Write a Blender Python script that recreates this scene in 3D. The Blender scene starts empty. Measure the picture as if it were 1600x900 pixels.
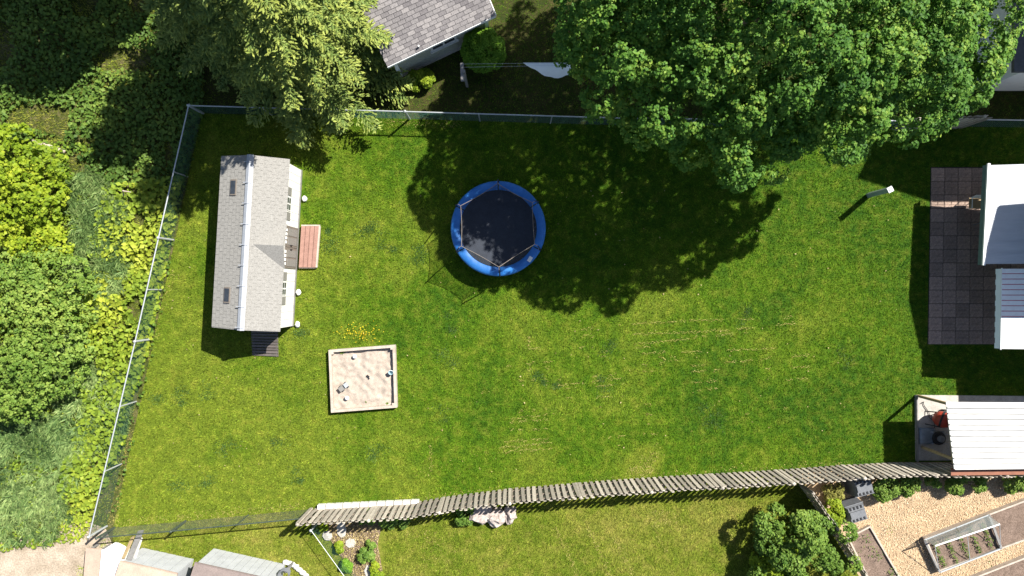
import bpy, math, random
import numpy as np
from mathutils import Vector, Matrix, noise as mnoise

random.seed(7)
RNG = np.random.default_rng(11)
scene = bpy.context.scene
COL = scene.collection

# ------------------------------------------------------------------ camera, sky, sun, exposure
H = 26.7                      # drone height (m)
F = 1066.7                    # focal length in pixels of the 1600 px wide photograph
cam_d = bpy.data.cameras.new('camera')
cam_d.lens = 24.0
cam_d.sensor_width = 36.0
cam_d.clip_end = 1500
cam = bpy.data.objects.new('camera', cam_d)
cam.location = (0, 0, H)
cam.rotation_euler = (0, 0, 0)
COL.objects.link(cam)
scene.camera = cam

EL = math.radians(48)
AZ = math.atan2(.76, .65)     # from +Y towards +X
SUNV = Vector((math.sin(AZ) * math.cos(EL), math.cos(AZ) * math.cos(EL), math.sin(EL)))
world = bpy.data.worlds.new('World')
scene.world = world
world.use_nodes = True
wn = world.node_tree.nodes
wl = world.node_tree.links
sky = wn.new('ShaderNodeTexSky')
sky.sky_type = 'NISHITA'
sky.sun_disc = False
sky.sun_elevation = EL
sky.sun_rotation = AZ
bg = wn['Background']
bg.inputs['Strength'].default_value = 0.06
wl.new(sky.outputs[0], bg.inputs['Color'])
sun_d = bpy.data.lights.new('sun', 'SUN')
sun_d.energy = 5.0
sun_d.angle = math.radians(0.53)
sun_d.color = (1.0, .965, .89)
sun = bpy.data.objects.new('sun', sun_d)
sun.rotation_euler = SUNV.to_track_quat('Z', 'Y').to_euler()
sun.location = (20, 20, 30)
COL.objects.link(sun)
scene.view_settings.view_transform = 'Standard'
scene.view_settings.look = 'None'
scene.view_settings.gamma = 1.0
scene.view_settings.use_curve_mapping = False
scene.view_settings.exposure = 1.3


# ------------------------------------------------------------------ helpers
def P(px, py, z=0.0):
    """ground plan: position (m) of what the survey photo shows at px,py if it lies at height z"""
    k = (H - z) / F
    return Vector(((px - 800) * k, (450 - py) * k, z))


def XY(px, py):
    v = P(px, py)
    return (v.x, v.y)


class MB:
    def __init__(s):
        s.v = []
        s.f = []

    def add(s, vs, fs):
        n = len(s.v)
        s.v += [tuple(v) for v in vs]
        s.f += [tuple(i + n for i in f) for f in fs]
        return s

    def box(s, c, size, rz=0.0, rx=0.0, ry=0.0):
        M = Matrix.Rotation(rz, 3, 'Z') @ Matrix.Rotation(ry, 3, 'Y') @ Matrix.Rotation(rx, 3, 'X')
        c = Vector(c)
        hx, hy, hz = size[0] / 2, size[1] / 2, size[2] / 2
        vs = [c + M @ Vector((x * hx, y * hy, z * hz)) for x in (-1, 1) for y in (-1, 1) for z in (-1, 1)]
        return s.add(vs, [(0, 1, 3, 2), (4, 6, 7, 5), (0, 4, 5, 1), (2, 3, 7, 6), (0, 2, 6, 4), (1, 5, 7, 3)])

    def beam(s, a, b, w, h, up=(0, 0, 1)):
        a = Vector(a); b = Vector(b)
        d = (b - a).normalized()
        u = Vector(up)
        if abs(d.dot(u)) > .98:
            u = Vector((0, 1, 0))
        r = d.cross(u).normalized()
        u = r.cross(d)
        vs = []
        for p in (a, b):
            for i, j in ((-1, -1), (1, -1), (1, 1), (-1, 1)):
                vs.append(p + r * (i * w / 2) + u * (j * h / 2))
        return s.add(vs, [(0, 1, 2, 3), (7, 6, 5, 4), (0, 4, 5, 1), (1, 5, 6, 2), (2, 6, 7, 3), (3, 7, 4, 0)])

    def tube(s, pts, rad, n=8, cap=True):
        pts = [Vector(p) for p in pts]
        if not hasattr(rad, '__len__'):
            rad = [rad] * len(pts)
        vs = []
        for i, p in enumerate(pts):
            d = (pts[min(i + 1, len(pts) - 1)] - pts[max(i - 1, 0)]).normalized()
            u = Vector((0, 0, 1)) if abs(d.z) < .9 else Vector((1, 0, 0))
            r = d.cross(u).normalized()
            u = r.cross(d)
            for k in range(n):
                a = 2 * math.pi * k / n
                vs.append(p + (r * math.cos(a) + u * math.sin(a)) * rad[i])
        fs = []
        for i in range(len(pts) - 1):
            for k in range(n):
                k2 = (k + 1) % n
                fs.append((i * n + k, i * n + k2, (i + 1) * n + k2, (i + 1) * n + k))
        if cap:
            fs.append(tuple(range(n - 1, -1, -1)))
            m = (len(pts) - 1) * n
            fs.append(tuple(range(m, m + n)))
        return s.add(vs, fs)

    def prism(s, poly, z0, z1):
        n = len(poly)
        a = sum(poly[i][0] * poly[(i + 1) % n][1] - poly[(i + 1) % n][0] * poly[i][1] for i in range(n))
        if a < 0:
            poly = poly[::-1]
        vs = [(p[0], p[1], z0) for p in poly] + [(p[0], p[1], z1) for p in poly]
        fs = [tuple(range(n - 1, -1, -1)), tuple(range(n, 2 * n))]
        fs += [(i, (i + 1) % n, n + (i + 1) % n, n + i) for i in range(n)]
        return s.add(vs, fs)

    def slab(s, quad, t):
        """four (or more) 3D corners of the upper face, thickness t along the face normal (downwards)"""
        q = [Vector(p) for p in quad]
        nrm = (q[1] - q[0]).cross(q[2] - q[0]).normalized()
        if nrm.z < 0:
            q = q[::-1]
            nrm = -nrm
        n = len(q)
        vs = q + [p - nrm * t for p in q]
        fs = [tuple(range(n)), tuple(range(2 * n - 1, n - 1, -1))]
        fs += [(i, n + i, n + (i + 1) % n, (i + 1) % n) for i in range(n)]
        return s.add(vs, fs)

    def lathe(s, c, prof, n=16, axis='Z', M=None):
        vs = []
        c = Vector(c)
        for r, z in prof:
            for k in range(n):
                a = 2 * math.pi * k / n
                v = Vector((r * math.cos(a), r * math.sin(a), z))
                if M is not None:
                    v = M @ v
                vs.append(c + v)
        fs = []
        for i in range(len(prof) - 1):
            for k in range(n):
                k2 = (k + 1) % n
                fs.append((i * n + k, i * n + k2, (i + 1) * n + k2, (i + 1) * n + k))
        fs.append(tuple(range(n - 1, -1, -1)))
        m = (len(prof) - 1) * n
        fs.append(tuple(range(m, m + n)))
        return s.add(vs, fs)

    def blob(s, c, r, jit=.15, seed=0, n=10, m=7):
        c = Vector(c)
        r = Vector(r) if hasattr(r, '__len__') else Vector((r, r, r))
        vs = []
        fs = []
        for i in range(m + 1):
            t = math.pi * i / m
            for k in range(n):
                a = 2 * math.pi * k / n
                d = Vector((math.sin(t) * math.cos(a), math.sin(t) * math.sin(a), math.cos(t)))
                q = 1 + jit * 2 * mnoise.noise(d * 1.7 + Vector((seed * 3.1, seed, 1.3)))
                vs.append(c + Vector((d.x * r.x, d.y * r.y, d.z * r.z)) * q)
        for i in range(m):
            for k in range(n):
                k2 = (k + 1) % n
                fs.append((i * n + k, (i + 1) * n + k, (i + 1) * n + k2, i * n + k2))
        return s.add(vs, fs)


ORG = {}


def thing(name, label, cat, loc=(0, 0, 0), group=None):
    o = bpy.data.objects.new(name, None)
    o.empty_display_size = .3
    COL.objects.link(o)
    o.location = loc
    ORG[o.name] = Vector(loc)
    o['label'] = label
    o['category'] = cat
    if group:
        o['group'] = group
    return o


def tag(o, label, cat, group=None):
    o['label'] = label
    o['category'] = cat
    if group:
        o['group'] = group
    return o


def link(name, me, m, parent=None, loc=(0, 0, 0), rz=0.0, kind=None):
    o = bpy.data.objects.new(name, me)
    COL.objects.link(o)
    if m is not None and len(me.materials) == 0:
        me.materials.append(m)
    o.location = loc
    o.rotation_euler = (0, 0, rz)
    if parent is not None:
        o.parent = parent
    ORG[o.name] = ORG.get(parent.name, Vector((0, 0, 0))) if parent is not None else Vector((0, 0, 0))
    if kind:
        o['kind'] = kind
    return o


def obj(name, mb, m, parent=None, kind=None, smooth=False):
    """mesh given in world coordinates; becomes a child of parent if there is one"""
    off = ORG.get(parent.name, Vector((0, 0, 0))) if parent is not None else Vector((0, 0, 0))
    me = bpy.data.meshes.new(name)
    me.from_pydata([(v[0] - off.x, v[1] - off.y, v[2] - off.z) for v in mb.v], [], mb.f)
    me.update()
    if smooth:
        me.shade_smooth()
    return link(name, me, m, parent, kind=kind)


def npmesh(name, V, Fc, tint=None):
    """V (n,3), Fc (k,3) triangles; tint per vertex"""
    me = bpy.data.meshes.new(name)
    V = np.asarray(V, dtype=np.float32)
    Fc = np.asarray(Fc, dtype=np.int32)
    k = len(Fc)
    me.vertices.add(len(V))
    me.vertices.foreach_set('co', V.ravel())
    me.loops.add(k * 3)
    me.loops.foreach_set('vertex_index', Fc.ravel())
    me.polygons.add(k)
    me.polygons.foreach_set('loop_start', np.arange(0, k * 3, 3, dtype=np.int32))
    me.polygons.foreach_set('loop_total', np.full(k, 3, dtype=np.int32))
    if tint is not None:
        a = me.attributes.new('tint', 'FLOAT', 'POINT')
        a.data.foreach_set('value', np.asarray(tint, dtype=np.float32).ravel())
    me.update(calc_edges=True)
    return me


# ------------------------------------------------------------------ materials
def new_mat(name):
    m = bpy.data.materials.new(name)
    m.use_nodes = True
    nt = m.node_tree
    return m, nt.nodes, nt.links, nt.nodes['Principled BSDF']


def ramp(n, stops):
    r = n.new('ShaderNodeValToRGB')
    el = r.color_ramp.elements
    while len(el) < len(stops):
        el.new(.5)
    for e, (p, c) in zip(el, stops):
        e.position = p
        e.color = (c[0], c[1], c[2], 1)
    return r


def mat(name, c, c2=None, scale=6.0, rough=.75, spec=.3, bump=0.0, bscale=40.0, rand=0.0, coords='Object', metal=0.0,
        stretch=None, fine=0.0):
    """solid stuff: two colours mixed by noise, fine grain, per-object variation"""
    m, n, l, b = new_mat(name)
    c2 = c2 or tuple(x * .78 for x in c)
    tc = n.new('ShaderNodeTexCoord')
    src = tc.outputs[coords]
    if coords == 'World':
        pass
    mp = n.new('ShaderNodeMapping')
    if stretch:
        mp.inputs['Scale'].default_value = stretch
    l.new(src, mp.inputs['Vector'])
    nz = n.new('ShaderNodeTexNoise')
    nz.inputs['Scale'].default_value = scale
    nz.inputs['Detail'].default_value = 5
    nz.inputs['Roughness'].default_value = .65
    l.new(mp.outputs[0], nz.inputs['Vector'])
    r = ramp(n, [(.3, c2), (.7, c)])
    l.new(nz.outputs['Fac'], r.inputs['Fac'])
    out = r.outputs['Color']
    if fine:
        n2 = n.new('ShaderNodeTexNoise')
        n2.inputs['Scale'].default_value = bscale
        n2.inputs['Detail'].default_value = 3
        l.new(mp.outputs[0], n2.inputs['Vector'])
        r2 = ramp(n, [(.3, (1 - fine,) * 3), (.7, (1 + fine * .6,) * 3)])
        l.new(n2.outputs['Fac'], r2.inputs['Fac'])
        mx = n.new('ShaderNodeMix')
        mx.data_type = 'RGBA'
        mx.blend_type = 'MULTIPLY'
        mx.inputs['Factor'].default_value = 1
        l.new(out, mx.inputs['A'])
        l.new(r2.outputs['Color'], mx.inputs['B'])
        out = mx.outputs['Result']
    if rand:
        oi = n.new('ShaderNodeObjectInfo')
        hs = n.new('ShaderNodeHueSaturation')
        mr = n.new('ShaderNodeMapRange')
        mr.inputs['To Min'].default_value = 1 - rand
        mr.inputs['To Max'].default_value = 1 + rand
        l.new(oi.outputs['Random'], mr.inputs['Value'])
        l.new(mr.outputs[0], hs.inputs['Value'])
        l.new(out, hs.inputs['Color'])
        out = hs.outputs['Color']
    l.new(out, b.inputs['Base Color'])
    b.inputs['Roughness'].default_value = rough
    b.inputs['Specular IOR Level'].default_value = spec
    b.inputs['Metallic'].default_value = metal
    if bump:
        n3 = n.new('ShaderNodeTexNoise')
        n3.inputs['Scale'].default_value = bscale
        n3.inputs['Detail'].default_value = 4
        l.new(mp.outputs[0], n3.inputs['Vector'])
        bp = n.new('ShaderNodeBump')
        bp.inputs['Strength'].default_value = bump
        bp.inputs['Distance'].default_value = .02
        l.new(n3.outputs['Fac'], bp.inputs['Height'])
        l.new(bp.outputs[0], b.inputs['Normal'])
    return m


def leaf_mat(name, dark, mid, lite, transl=.3, rough=.55, spec=.16):
    m, n, l, b = new_mat(name)
    at = n.new('ShaderNodeAttribute')
    at.attribute_name = 'tint'
    r = ramp(n, [(0, dark), (.5, mid), (1, lite)])
    l.new(at.outputs['Fac'], r.inputs['Fac'])
    l.new(r.outputs['Color'], b.inputs['Base Color'])
    b.inputs['Roughness'].default_value = rough
    b.inputs['Specular IOR Level'].default_value = spec
    tr = n.new('ShaderNodeBsdfTranslucent')
    hs = n.new('ShaderNodeHueSaturation')
    hs.inputs['Value'].default_value = 1.3
    l.new(r.outputs['Color'], hs.inputs['Color'])
    l.new(hs.outputs['Color'], tr.inputs['Color'])
    mx = n.new('ShaderNodeMixShader')
    mx.inputs[0].default_value = transl
    l.new(b.outputs[0], mx.inputs[1])
    l.new(tr.outputs[0], mx.inputs[2])
    l.new(mx.outputs[0], n['Material Output'].inputs['Surface'])
    return m


def turf_mat(name, a, b_, c, blade=False, scale=1.0, dry=None, spots=()):
    """mown grass: patches of lush green (a), mid (b_) and dry yellow green (c), by world position"""
    m, n, l, b = new_mat(name)
    ge = n.new('ShaderNodeNewGeometry')
    n1 = n.new('ShaderNodeTexNoise')
    n1.inputs['Scale'].default_value = .28 * scale
    n1.inputs['Detail'].default_value = 6
    n1.inputs['Roughness'].default_value = .62
    l.new(ge.outputs['Position'], n1.inputs['Vector'])
    r1 = ramp(n, [(.33, a), (.5, b_), (.68, c)])
    f1 = n1.outputs['Fac']
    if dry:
        # yellower, brighter turf towards left and lower fence: part dryness, part painted-in light
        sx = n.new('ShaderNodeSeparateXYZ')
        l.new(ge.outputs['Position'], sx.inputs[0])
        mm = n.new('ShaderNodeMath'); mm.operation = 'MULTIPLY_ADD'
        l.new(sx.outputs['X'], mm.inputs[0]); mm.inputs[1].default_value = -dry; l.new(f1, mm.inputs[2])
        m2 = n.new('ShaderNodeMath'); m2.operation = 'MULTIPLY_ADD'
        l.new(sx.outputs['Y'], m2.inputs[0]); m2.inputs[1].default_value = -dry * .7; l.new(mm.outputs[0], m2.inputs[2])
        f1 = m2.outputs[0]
    # worn or lush patches with ragged outlines
    for (px, py, rad, amt) in spots:
        vd = n.new('ShaderNodeVectorMath'); vd.operation = 'DISTANCE'
        l.new(ge.outputs['Position'], vd.inputs[0]); vd.inputs[1].default_value = (*XY(px, py), 0)
        ad = n.new('ShaderNodeMath'); ad.operation = 'MULTIPLY_ADD'
        l.new(n1.outputs['Fac'], ad.inputs[0]); ad.inputs[1].default_value = rad * 1.6; l.new(vd.outputs['Value'], ad.inputs[2])
        mr_ = n.new('ShaderNodeMapRange'); mr_.interpolation_type = 'SMOOTHSTEP'
        l.new(ad.outputs[0], mr_.inputs['Value'])
        mr_.inputs['From Min'].default_value = rad * 1.25; mr_.inputs['From Max'].default_value = rad * 2.1
        mr_.inputs['To Min'].default_value = amt; mr_.inputs['To Max'].default_value = 0
        sm = n.new('ShaderNodeMath'); sm.operation = 'ADD'
        l.new(f1, sm.inputs[0]); l.new(mr_.outputs[0], sm.inputs[1])
        f1 = sm.outputs[0]
    l.new(f1, r1.inputs['Fac'])
    n2 = n.new('ShaderNodeTexNoise')
    n2.inputs['Scale'].default_value = 2.6 * scale
    n2.inputs['Detail'].default_value = 5
    n2.inputs['Roughness'].default_value = .7
    l.new(ge.outputs['Position'], n2.inputs['Vector'])
    r2 = ramp(n, [(.36, a), (.5, b_), (.66, c)])
    l.new(n2.outputs['Fac'], r2.inputs['Fac'])
    mx = n.new('ShaderNodeMix')
    mx.data_type = 'RGBA'
    mx.inputs['Factor'].default_value = .5
    l.new(r1.outputs['Color'], mx.inputs['A'])
    l.new(r2.outputs['Color'], mx.inputs['B'])
    out = mx.outputs['Result']
    if blade:
        at = n.new('ShaderNodeAttribute')
        at.attribute_name = 'tint'
        mr = n.new('ShaderNodeMapRange')
        mr.inputs['To Min'].default_value = .38
        mr.inputs['To Max'].default_value = 2.25
        l.new(at.outputs['Fac'], mr.inputs['Value'])
        fac = mr.outputs[0]
    else:
        n4 = n.new('ShaderNodeTexNoise')
        n4.inputs['Scale'].default_value = 38
        n4.inputs['Detail'].default_value = 4
        l.new(ge.outputs['Position'], n4.inputs['Vector'])
        mr = n.new('ShaderNodeMapRange')
        mr.inputs['From Min'].default_value = .3
        mr.inputs['From Max'].default_value = .7
        mr.inputs['To Min'].default_value = .3
        mr.inputs['To Max'].default_value = .95
        l.new(n4.outputs['Fac'], mr.inputs['Value'])
        fac = mr.outputs[0]
    ml = n.new('ShaderNodeVectorMath')
    ml.operation = 'SCALE'
    l.new(out, ml.inputs[0])
    l.new(fac, ml.inputs['Scale'])
    l.new(ml.outputs[0], b.inputs['Base Color'])
    b.inputs['Roughness'].default_value = .75
    b.inputs['Specular IOR Level'].default_value = .05
    if blade:
        tr = n.new('ShaderNodeBsdfTranslucent')
        l.new(ml.outputs[0], tr.inputs['Color'])
        ms = n.new('ShaderNodeMixShader')
        ms.inputs[0].default_value = .3
        l.new(b.outputs[0], ms.inputs[1])
        l.new(tr.outputs[0], ms.inputs[2])
        l.new(ms.outputs[0], n['Material Output'].inputs['Surface'])
    return m


def glass_mat(name, tintc, alpha=.5, rough=.1):
    m, n, l, b = new_mat(name)
    b.inputs['Base Color'].default_value = (*tintc, 1)
    b.inputs['Roughness'].default_value = rough
    tr = n.new('ShaderNodeBsdfTransparent')
    ms = n.new('ShaderNodeMixShader')
    ms.inputs[0].default_value = alpha
    l.new(tr.outputs[0], ms.inputs[1])
    l.new(b.outputs[0], ms.inputs[2])
    l.new(ms.outputs[0], n['Material Output'].inputs['Surface'])
    return m


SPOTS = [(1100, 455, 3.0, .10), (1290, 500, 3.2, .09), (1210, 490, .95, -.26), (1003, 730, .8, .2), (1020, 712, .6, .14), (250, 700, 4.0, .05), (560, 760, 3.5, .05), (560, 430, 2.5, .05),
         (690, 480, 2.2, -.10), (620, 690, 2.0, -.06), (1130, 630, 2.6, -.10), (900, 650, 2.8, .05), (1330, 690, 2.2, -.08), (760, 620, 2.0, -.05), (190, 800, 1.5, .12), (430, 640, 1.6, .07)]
LAWN = dict(a=(.031, .090, .007), b_=(.083, .156, .008), c=(.208, .238, .028), dry=.0105, spots=SPOTS)  # dry yellows turf left and below: real dryness and painted light together
DRY = dict(a=(.082, .140, .010), b_=(.165, .200, .022), c=(.29, .26, .06))
M = {
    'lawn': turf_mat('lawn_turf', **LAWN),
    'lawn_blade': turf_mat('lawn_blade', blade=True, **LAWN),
    'dry': turf_mat('dry_turf', **DRY),
    'dry_blade': turf_mat('dry_blade', blade=True, **DRY),
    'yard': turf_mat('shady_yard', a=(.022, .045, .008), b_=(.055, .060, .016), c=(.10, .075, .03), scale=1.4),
    'wild': turf_mat('wild_ground', a=(.035, .065, .012), b_=(.085, .095, .025), c=(.24, .19, .10), scale=1.6),
    'thatch': leaf_mat('thatch', (.17, .16, .035), (.29, .25, .065), (.42, .36, .12), .15),
    'straw': leaf_mat('straw', (.16, .12, .05), (.30, .23, .10), (.48, .39, .20), .15),
    'sand': mat('sand', (.40, .34, .285), (.29, .24, .195), 9, rough=.95, spec=.1, bump=.5, bscale=60, fine=.25),
    'pale_wood': mat('pale_board', (.44, .38, .32), (.31, .26, .21), 5, fine=.2, bscale=50, stretch=(1, 1, 1)),
    'old_wood': mat('weathered_wood', (.47, .42, .35), (.31, .27, .22), 7, rough=.85, spec=.15, rand=.32, fine=.3, bscale=60),
    'old_wood_rail': mat('weathered_rail', (.22, .18, .14), (.13, .11, .09), 7, rough=.85, spec=.15, fine=.2),
    'galv': mat('galvanised_steel', (.48, .50, .51), (.36, .38, .39), 12, rough=.45, metal=.35),
    'vinyl': mat('green_vinyl_wire', (.045, .13, .10), (.03, .09, .07), 12, rough=.5),
    'dark_wire': mat('dark_wire', (.06, .08, .06), (.03, .04, .03), 12, rough=.5),
    'white_trim': mat('white_trim', (.66, .64, .60), (.50, .48, .45), 8, rough=.5),
    'white_siding': mat('white_siding', (.70, .68, .63), (.60, .58, .54), 4, rough=.55, rand=.04),
    'shed_roof': mat('pale_shingle', (.250, .240, .222), (.215, .206, .19), 9, rough=.9, spec=.1, fine=.25, bscale=30),
    'ridge': mat('ridge_vent', (.33, .345, .375), (.27, .285, .315), 6, rough=.4),
    'taupe': mat('taupe_paint', (.17, .145, .12), (.13, .11, .095), 8, rough=.6),
    'shutter': mat('grey_shutter', (.21, .20, .18), (.16, .15, .14), 20, rough=.6),
    'dark_glass': mat('dark_glass', (.045, .05, .06), (.02, .025, .03), 8, rough=.12, spec=.6),
    'red_deck': mat('red_brown_deck', (.29, .165, .13), (.21, .115, .09), 6, rough=.7, rand=.12, fine=.2),
    'ramp': mat('dark_ramp_board', (.12, .10, .09), (.075, .065, .06), 6, rough=.7, rand=.15, fine=.2),
    'blue': mat('blue_vinyl', (.035, .185, .52), (.014, .12, .38), 2.2, rough=.5, spec=.35, bump=.35, bscale=6),
    'mat_black': mat('black_mat', (.030, .036, .050), (.022, .026, .036), 4, rough=.75, fine=.3, bscale=60),
    'net': glass_mat('black_net', (.03, .025, .025), .38, .8),
    'hem': mat('net_hem', (.20, .17, .145), (.13, .11, .10), 8),
    'foam': mat('dark_foam', (.02, .035, .08), (.015, .02, .05), 8),
    'steel': mat('steel_tube', (.30, .31, .33), (.22, .23, .25), 10, rough=.35, metal=.7),
    'white': mat('white_paint', (.78, .78, .76), (.68, .68, .66), 6, rough=.5),
    'white_roof': mat('white_ribbed_roof', (.55, .54, .515), (.38, .37, .35), 1.6, rough=.5, stretch=(.5, 2.2, 1), fine=.12, bscale=9),
    'grey_awning': mat('pale_grey_awning', (.45, .46, .485), (.38, .39, .415), 3, rough=.45, stretch=(.4, 3, 1)),
    'teal': mat('dull_teal_trim', (.14, .20, .20), (.10, .15, .15), 5, rough=.5),
    'red_stripe': mat('red_stripe', (.46, .14, .17), (.38, .11, .13), 5, rough=.5),
    'paver': mat('brown_paver', (.33, .235, .185), (.21, .155, .125), 9, rough=.85, rand=.2, fine=.35, bscale=25, bump=.4),
    'joint': mat('paver_joint', (.03, .027, .022), (.02, .018, .015), 12, rough=.95),
    'concrete': mat('concrete', (.42, .39, .35), (.30, .28, .25), 3, rough=.9, fine=.2, bump=.2, bscale=30),
    'lumber': mat('new_lumber', (.40, .30, .16), (.28, .20, .11), 6, rough=.75),
    'grey_lumber': mat('grey_lumber', (.24, .23, .22), (.15, .145, .14), 6, rough=.8, fine=.2),
    'red': mat('red_paint', (.34, .045, .025), (.24, .03, .02), 5, rough=.45),
    'black': mat('black_plastic', (.022, .022, .024), (.014, .014, .016), 8, rough=.55),
    'compost': mat('charcoal_plastic', (.15, .155, .165), (.10, .105, .115), 8, rough=.55),
    'tarp': mat('blue_grey_tarp', (.22, .25, .28), (.13, .15, .17), 4, rough=.6, bump=.5, bscale=8),
    'brick_red': mat('red_brown_board', (.24, .10, .06), (.17, .07, .045), 6, rough=.8),
    'green_post': mat('pale_green_post', (.24, .30, .25), (.17, .22, .19), 6, rough=.6),
    'shingle': mat('grey_shingle', (.190, .178, .180), (.125, .118, .122), 7, rough=.95, spec=.1, rand=0, fine=.35, bscale=26),
    'sage': mat('sage_siding', (.44, .43, .34), (.36, .35, .28), 5, rough=.7),
    'house_wall': mat('pale_house_wall', (.80, .79, .77), (.74, .73, .71), 3, rough=.7),
    'dark_roof': mat('dark_house_roof', (.10, .10, .105), (.07, .07, .075), 8, rough=.9),
    'soffit': mat('dark_soffit', (.05, .045, .05), (.04, .035, .04), 8),
    'metal_roof': mat('grey_metal_wall', (.42, .43, .44), (.34, .35, .36), 3, rough=.5, stretch=(1, 1, 1)),
    'brown_roof': mat('mauve_brown_roof', (.21, .165, .15), (.15, .12, .11), 4, rough=.8, fine=.2),
    'tan_roof': mat('tan_roof', (.42, .31, .24), (.32, .24, .19), 3, rough=.85, fine=.2),
    'chip': mat('wood_chip_bed', (.46, .33, .20), (.27, .19, .12), 1.6, rough=.95, spec=.1, fine=.45, bscale=24, bump=.6),
    'soil': mat('garden_soil', (.20, .145, .115), (.12, .085, .065), 5, rough=.95, spec=.1, fine=.4, bscale=24, bump=.8),
    'dirt': mat('pale_dirt', (.42, .345, .27), (.25, .20, .145), 1.5, rough=.95, spec=.1, fine=.3, bscale=18, bump=.4),
    'film': glass_mat('greenhouse_film', (.42, .48, .48), .35, .25),
    'rock': mat('pale_boulder', (.46, .40, .36), (.22, .17, .155), 4, rough=.9, fine=.3, bump=.6, bscale=12),
    'bark': mat('grey_brown_bark', (.15, .115, .085), (.08, .06, .045), 9, rough=.95, bump=.6, bscale=20),
    'log': mat('bleached_log', (.42, .36, .29), (.28, .23, .18), 6, rough=.9),
    'cloth': mat('white_cloth', (.84, .85, .87), (.78, .79, .82), 4, rough=.8),
    'maple': leaf_mat('maple_leaf', (.026, .085, .014), (.092, .20, .026), (.28, .37, .055), .34),
    'spruce': leaf_mat('spruce_needle', (.040, .078, .020), (.120, .180, .042), (.285, .32, .065), .15),
    'spruce_dim': leaf_mat('dim_spruce_needle', (.065, .095, .04), (.14, .175, .07), (.24, .26, .09), .15),
    'boxwood': leaf_mat('boxwood_leaf', (.08, .18, .014), (.14, .27, .022), (.21, .34, .035), .3),
    'lime': leaf_mat('lime_leaf', (.085, .15, .010), (.21, .29, .018), (.38, .42, .035), .36),
    'shrub': leaf_mat('shrub_leaf', (.055, .115, .016), (.135, .22, .034), (.26, .33, .065), .3),
    'gold': leaf_mat('golden_leaf', (.12, .12, .02), (.22, .21, .05), (.34, .31, .09), .25),
    'burdock': leaf_mat('broad_weed_leaf', (.085, .15, .018), (.205, .28, .028), (.37, .40, .045), .3),
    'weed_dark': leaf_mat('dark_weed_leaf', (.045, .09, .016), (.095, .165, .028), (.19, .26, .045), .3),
    'tall_grass': leaf_mat('tall_grass_blade', (.055, .11, .03), (.165, .25, .075), (.34, .42, .15), .34),
    'lush': leaf_mat('lush_blade', (.03, .075, .016), (.05, .105, .022), (.08, .14, .03), .25),
    'yellow': leaf_mat('yellow_petal', (.45, .30, .01), (.55, .40, .015), (.62, .5, .03), .2),
    'woodchip': leaf_mat('wood_chip', (.25, .16, .09), (.46, .34, .21), (.66, .53, .36), .05),
}


# ------------------------------------------------------------------ vegetation generators (numpy)
def unit(a):
    return a / np.maximum(np.linalg.norm(a, axis=-1, keepdims=True), 1e-9)


def leaves(p, nrm, length, width, tint, fold=.12, tan=None):
    """diamond leaves: centre p, normal nrm"""
    k = len(p)
    nrm = unit(nrm)
    if tan is None:
        tan = RNG.normal(size=(k, 3))
    t = unit(tan - nrm * np.sum(tan * nrm, axis=1, keepdims=True))
    b = np.cross(nrm, t)
    length = np.asarray(length).reshape(-1, 1)
    width = np.asarray(width).reshape(-1, 1)
    V = np.empty((k, 4, 3))
    V[:, 0] = p - t * length * .5
    V[:, 1] = p + b * width * .5 + nrm * length * fold
    V[:, 2] = p + t * length * .5
    V[:, 3] = p - b * width * .5 + nrm * length * fold
    i = np.arange(k)[:, None] * 4
    Fc = np.concatenate([i + np.array([[0, 2, 1]]), i + np.array([[0, 3, 2]])])
    return V.reshape(-1, 3), Fc, np.repeat(tint, 4)


def blades(p, ang, length, width, tilt, tint, bend=.0):
    """grass blades, one triangle each: root p, heading ang, tilt from the vertical"""
    k = len(p)
    d = np.stack([np.cos(ang), np.sin(ang), np.zeros(k)], 1)
    s = np.stack([-np.sin(ang), np.cos(ang), np.zeros(k)], 1)
    L = np.asarray(length).reshape(-1, 1)
    W = np.asarray(width).reshape(-1, 1)
    st = np.sin(tilt).reshape(-1, 1)
    ct = np.cos(tilt).reshape(-1, 1)
    up = np.array([[0, 0, 1.0]])
    V = np.empty((k, 3, 3))
    V[:, 0] = p - s * W * .5
    V[:, 1] = p + s * W * .5
    V[:, 2] = p + d * L * st + up * L * ct
    Fc = np.arange(k * 3).reshape(-1, 3)
    return V.reshape(-1, 3), Fc, np.repeat(tint, 3)


def join(parts):
    Vs, Fs, Ts = [], [], []
    n = 0
    for V, Fc, T in parts:
        Vs.append(V)
        Fs.append(Fc + n)
        Ts.append(T)
        n += len(V)
    return np.concatenate(Vs), np.concatenate(Fs), np.concatenate(Ts)


def inside(poly, x, y):
    r = np.zeros(len(x), bool)
    n = len(poly)
    for i in range(n):
        x1, y1 = poly[i]
        x2, y2 = poly[(i + 1) % n]
        c = ((y1 > y) != (y2 > y)) & (x < (x2 - x1) * (y - y1) / (y2 - y1 + 1e-12) + x1)
        r ^= c
    return r


def scatter(poly, n, holes=()):
    a = np.array(poly)
    lo, hi = a.min(0), a.max(0)
    x = RNG.uniform(lo[0], hi[0], n)
    y = RNG.uniform(lo[1], hi[1], n)
    k = inside(poly, x, y)
    for h in holes:
        k &= ~inside(h, x, y)
    return x[k], y[k]


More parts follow.
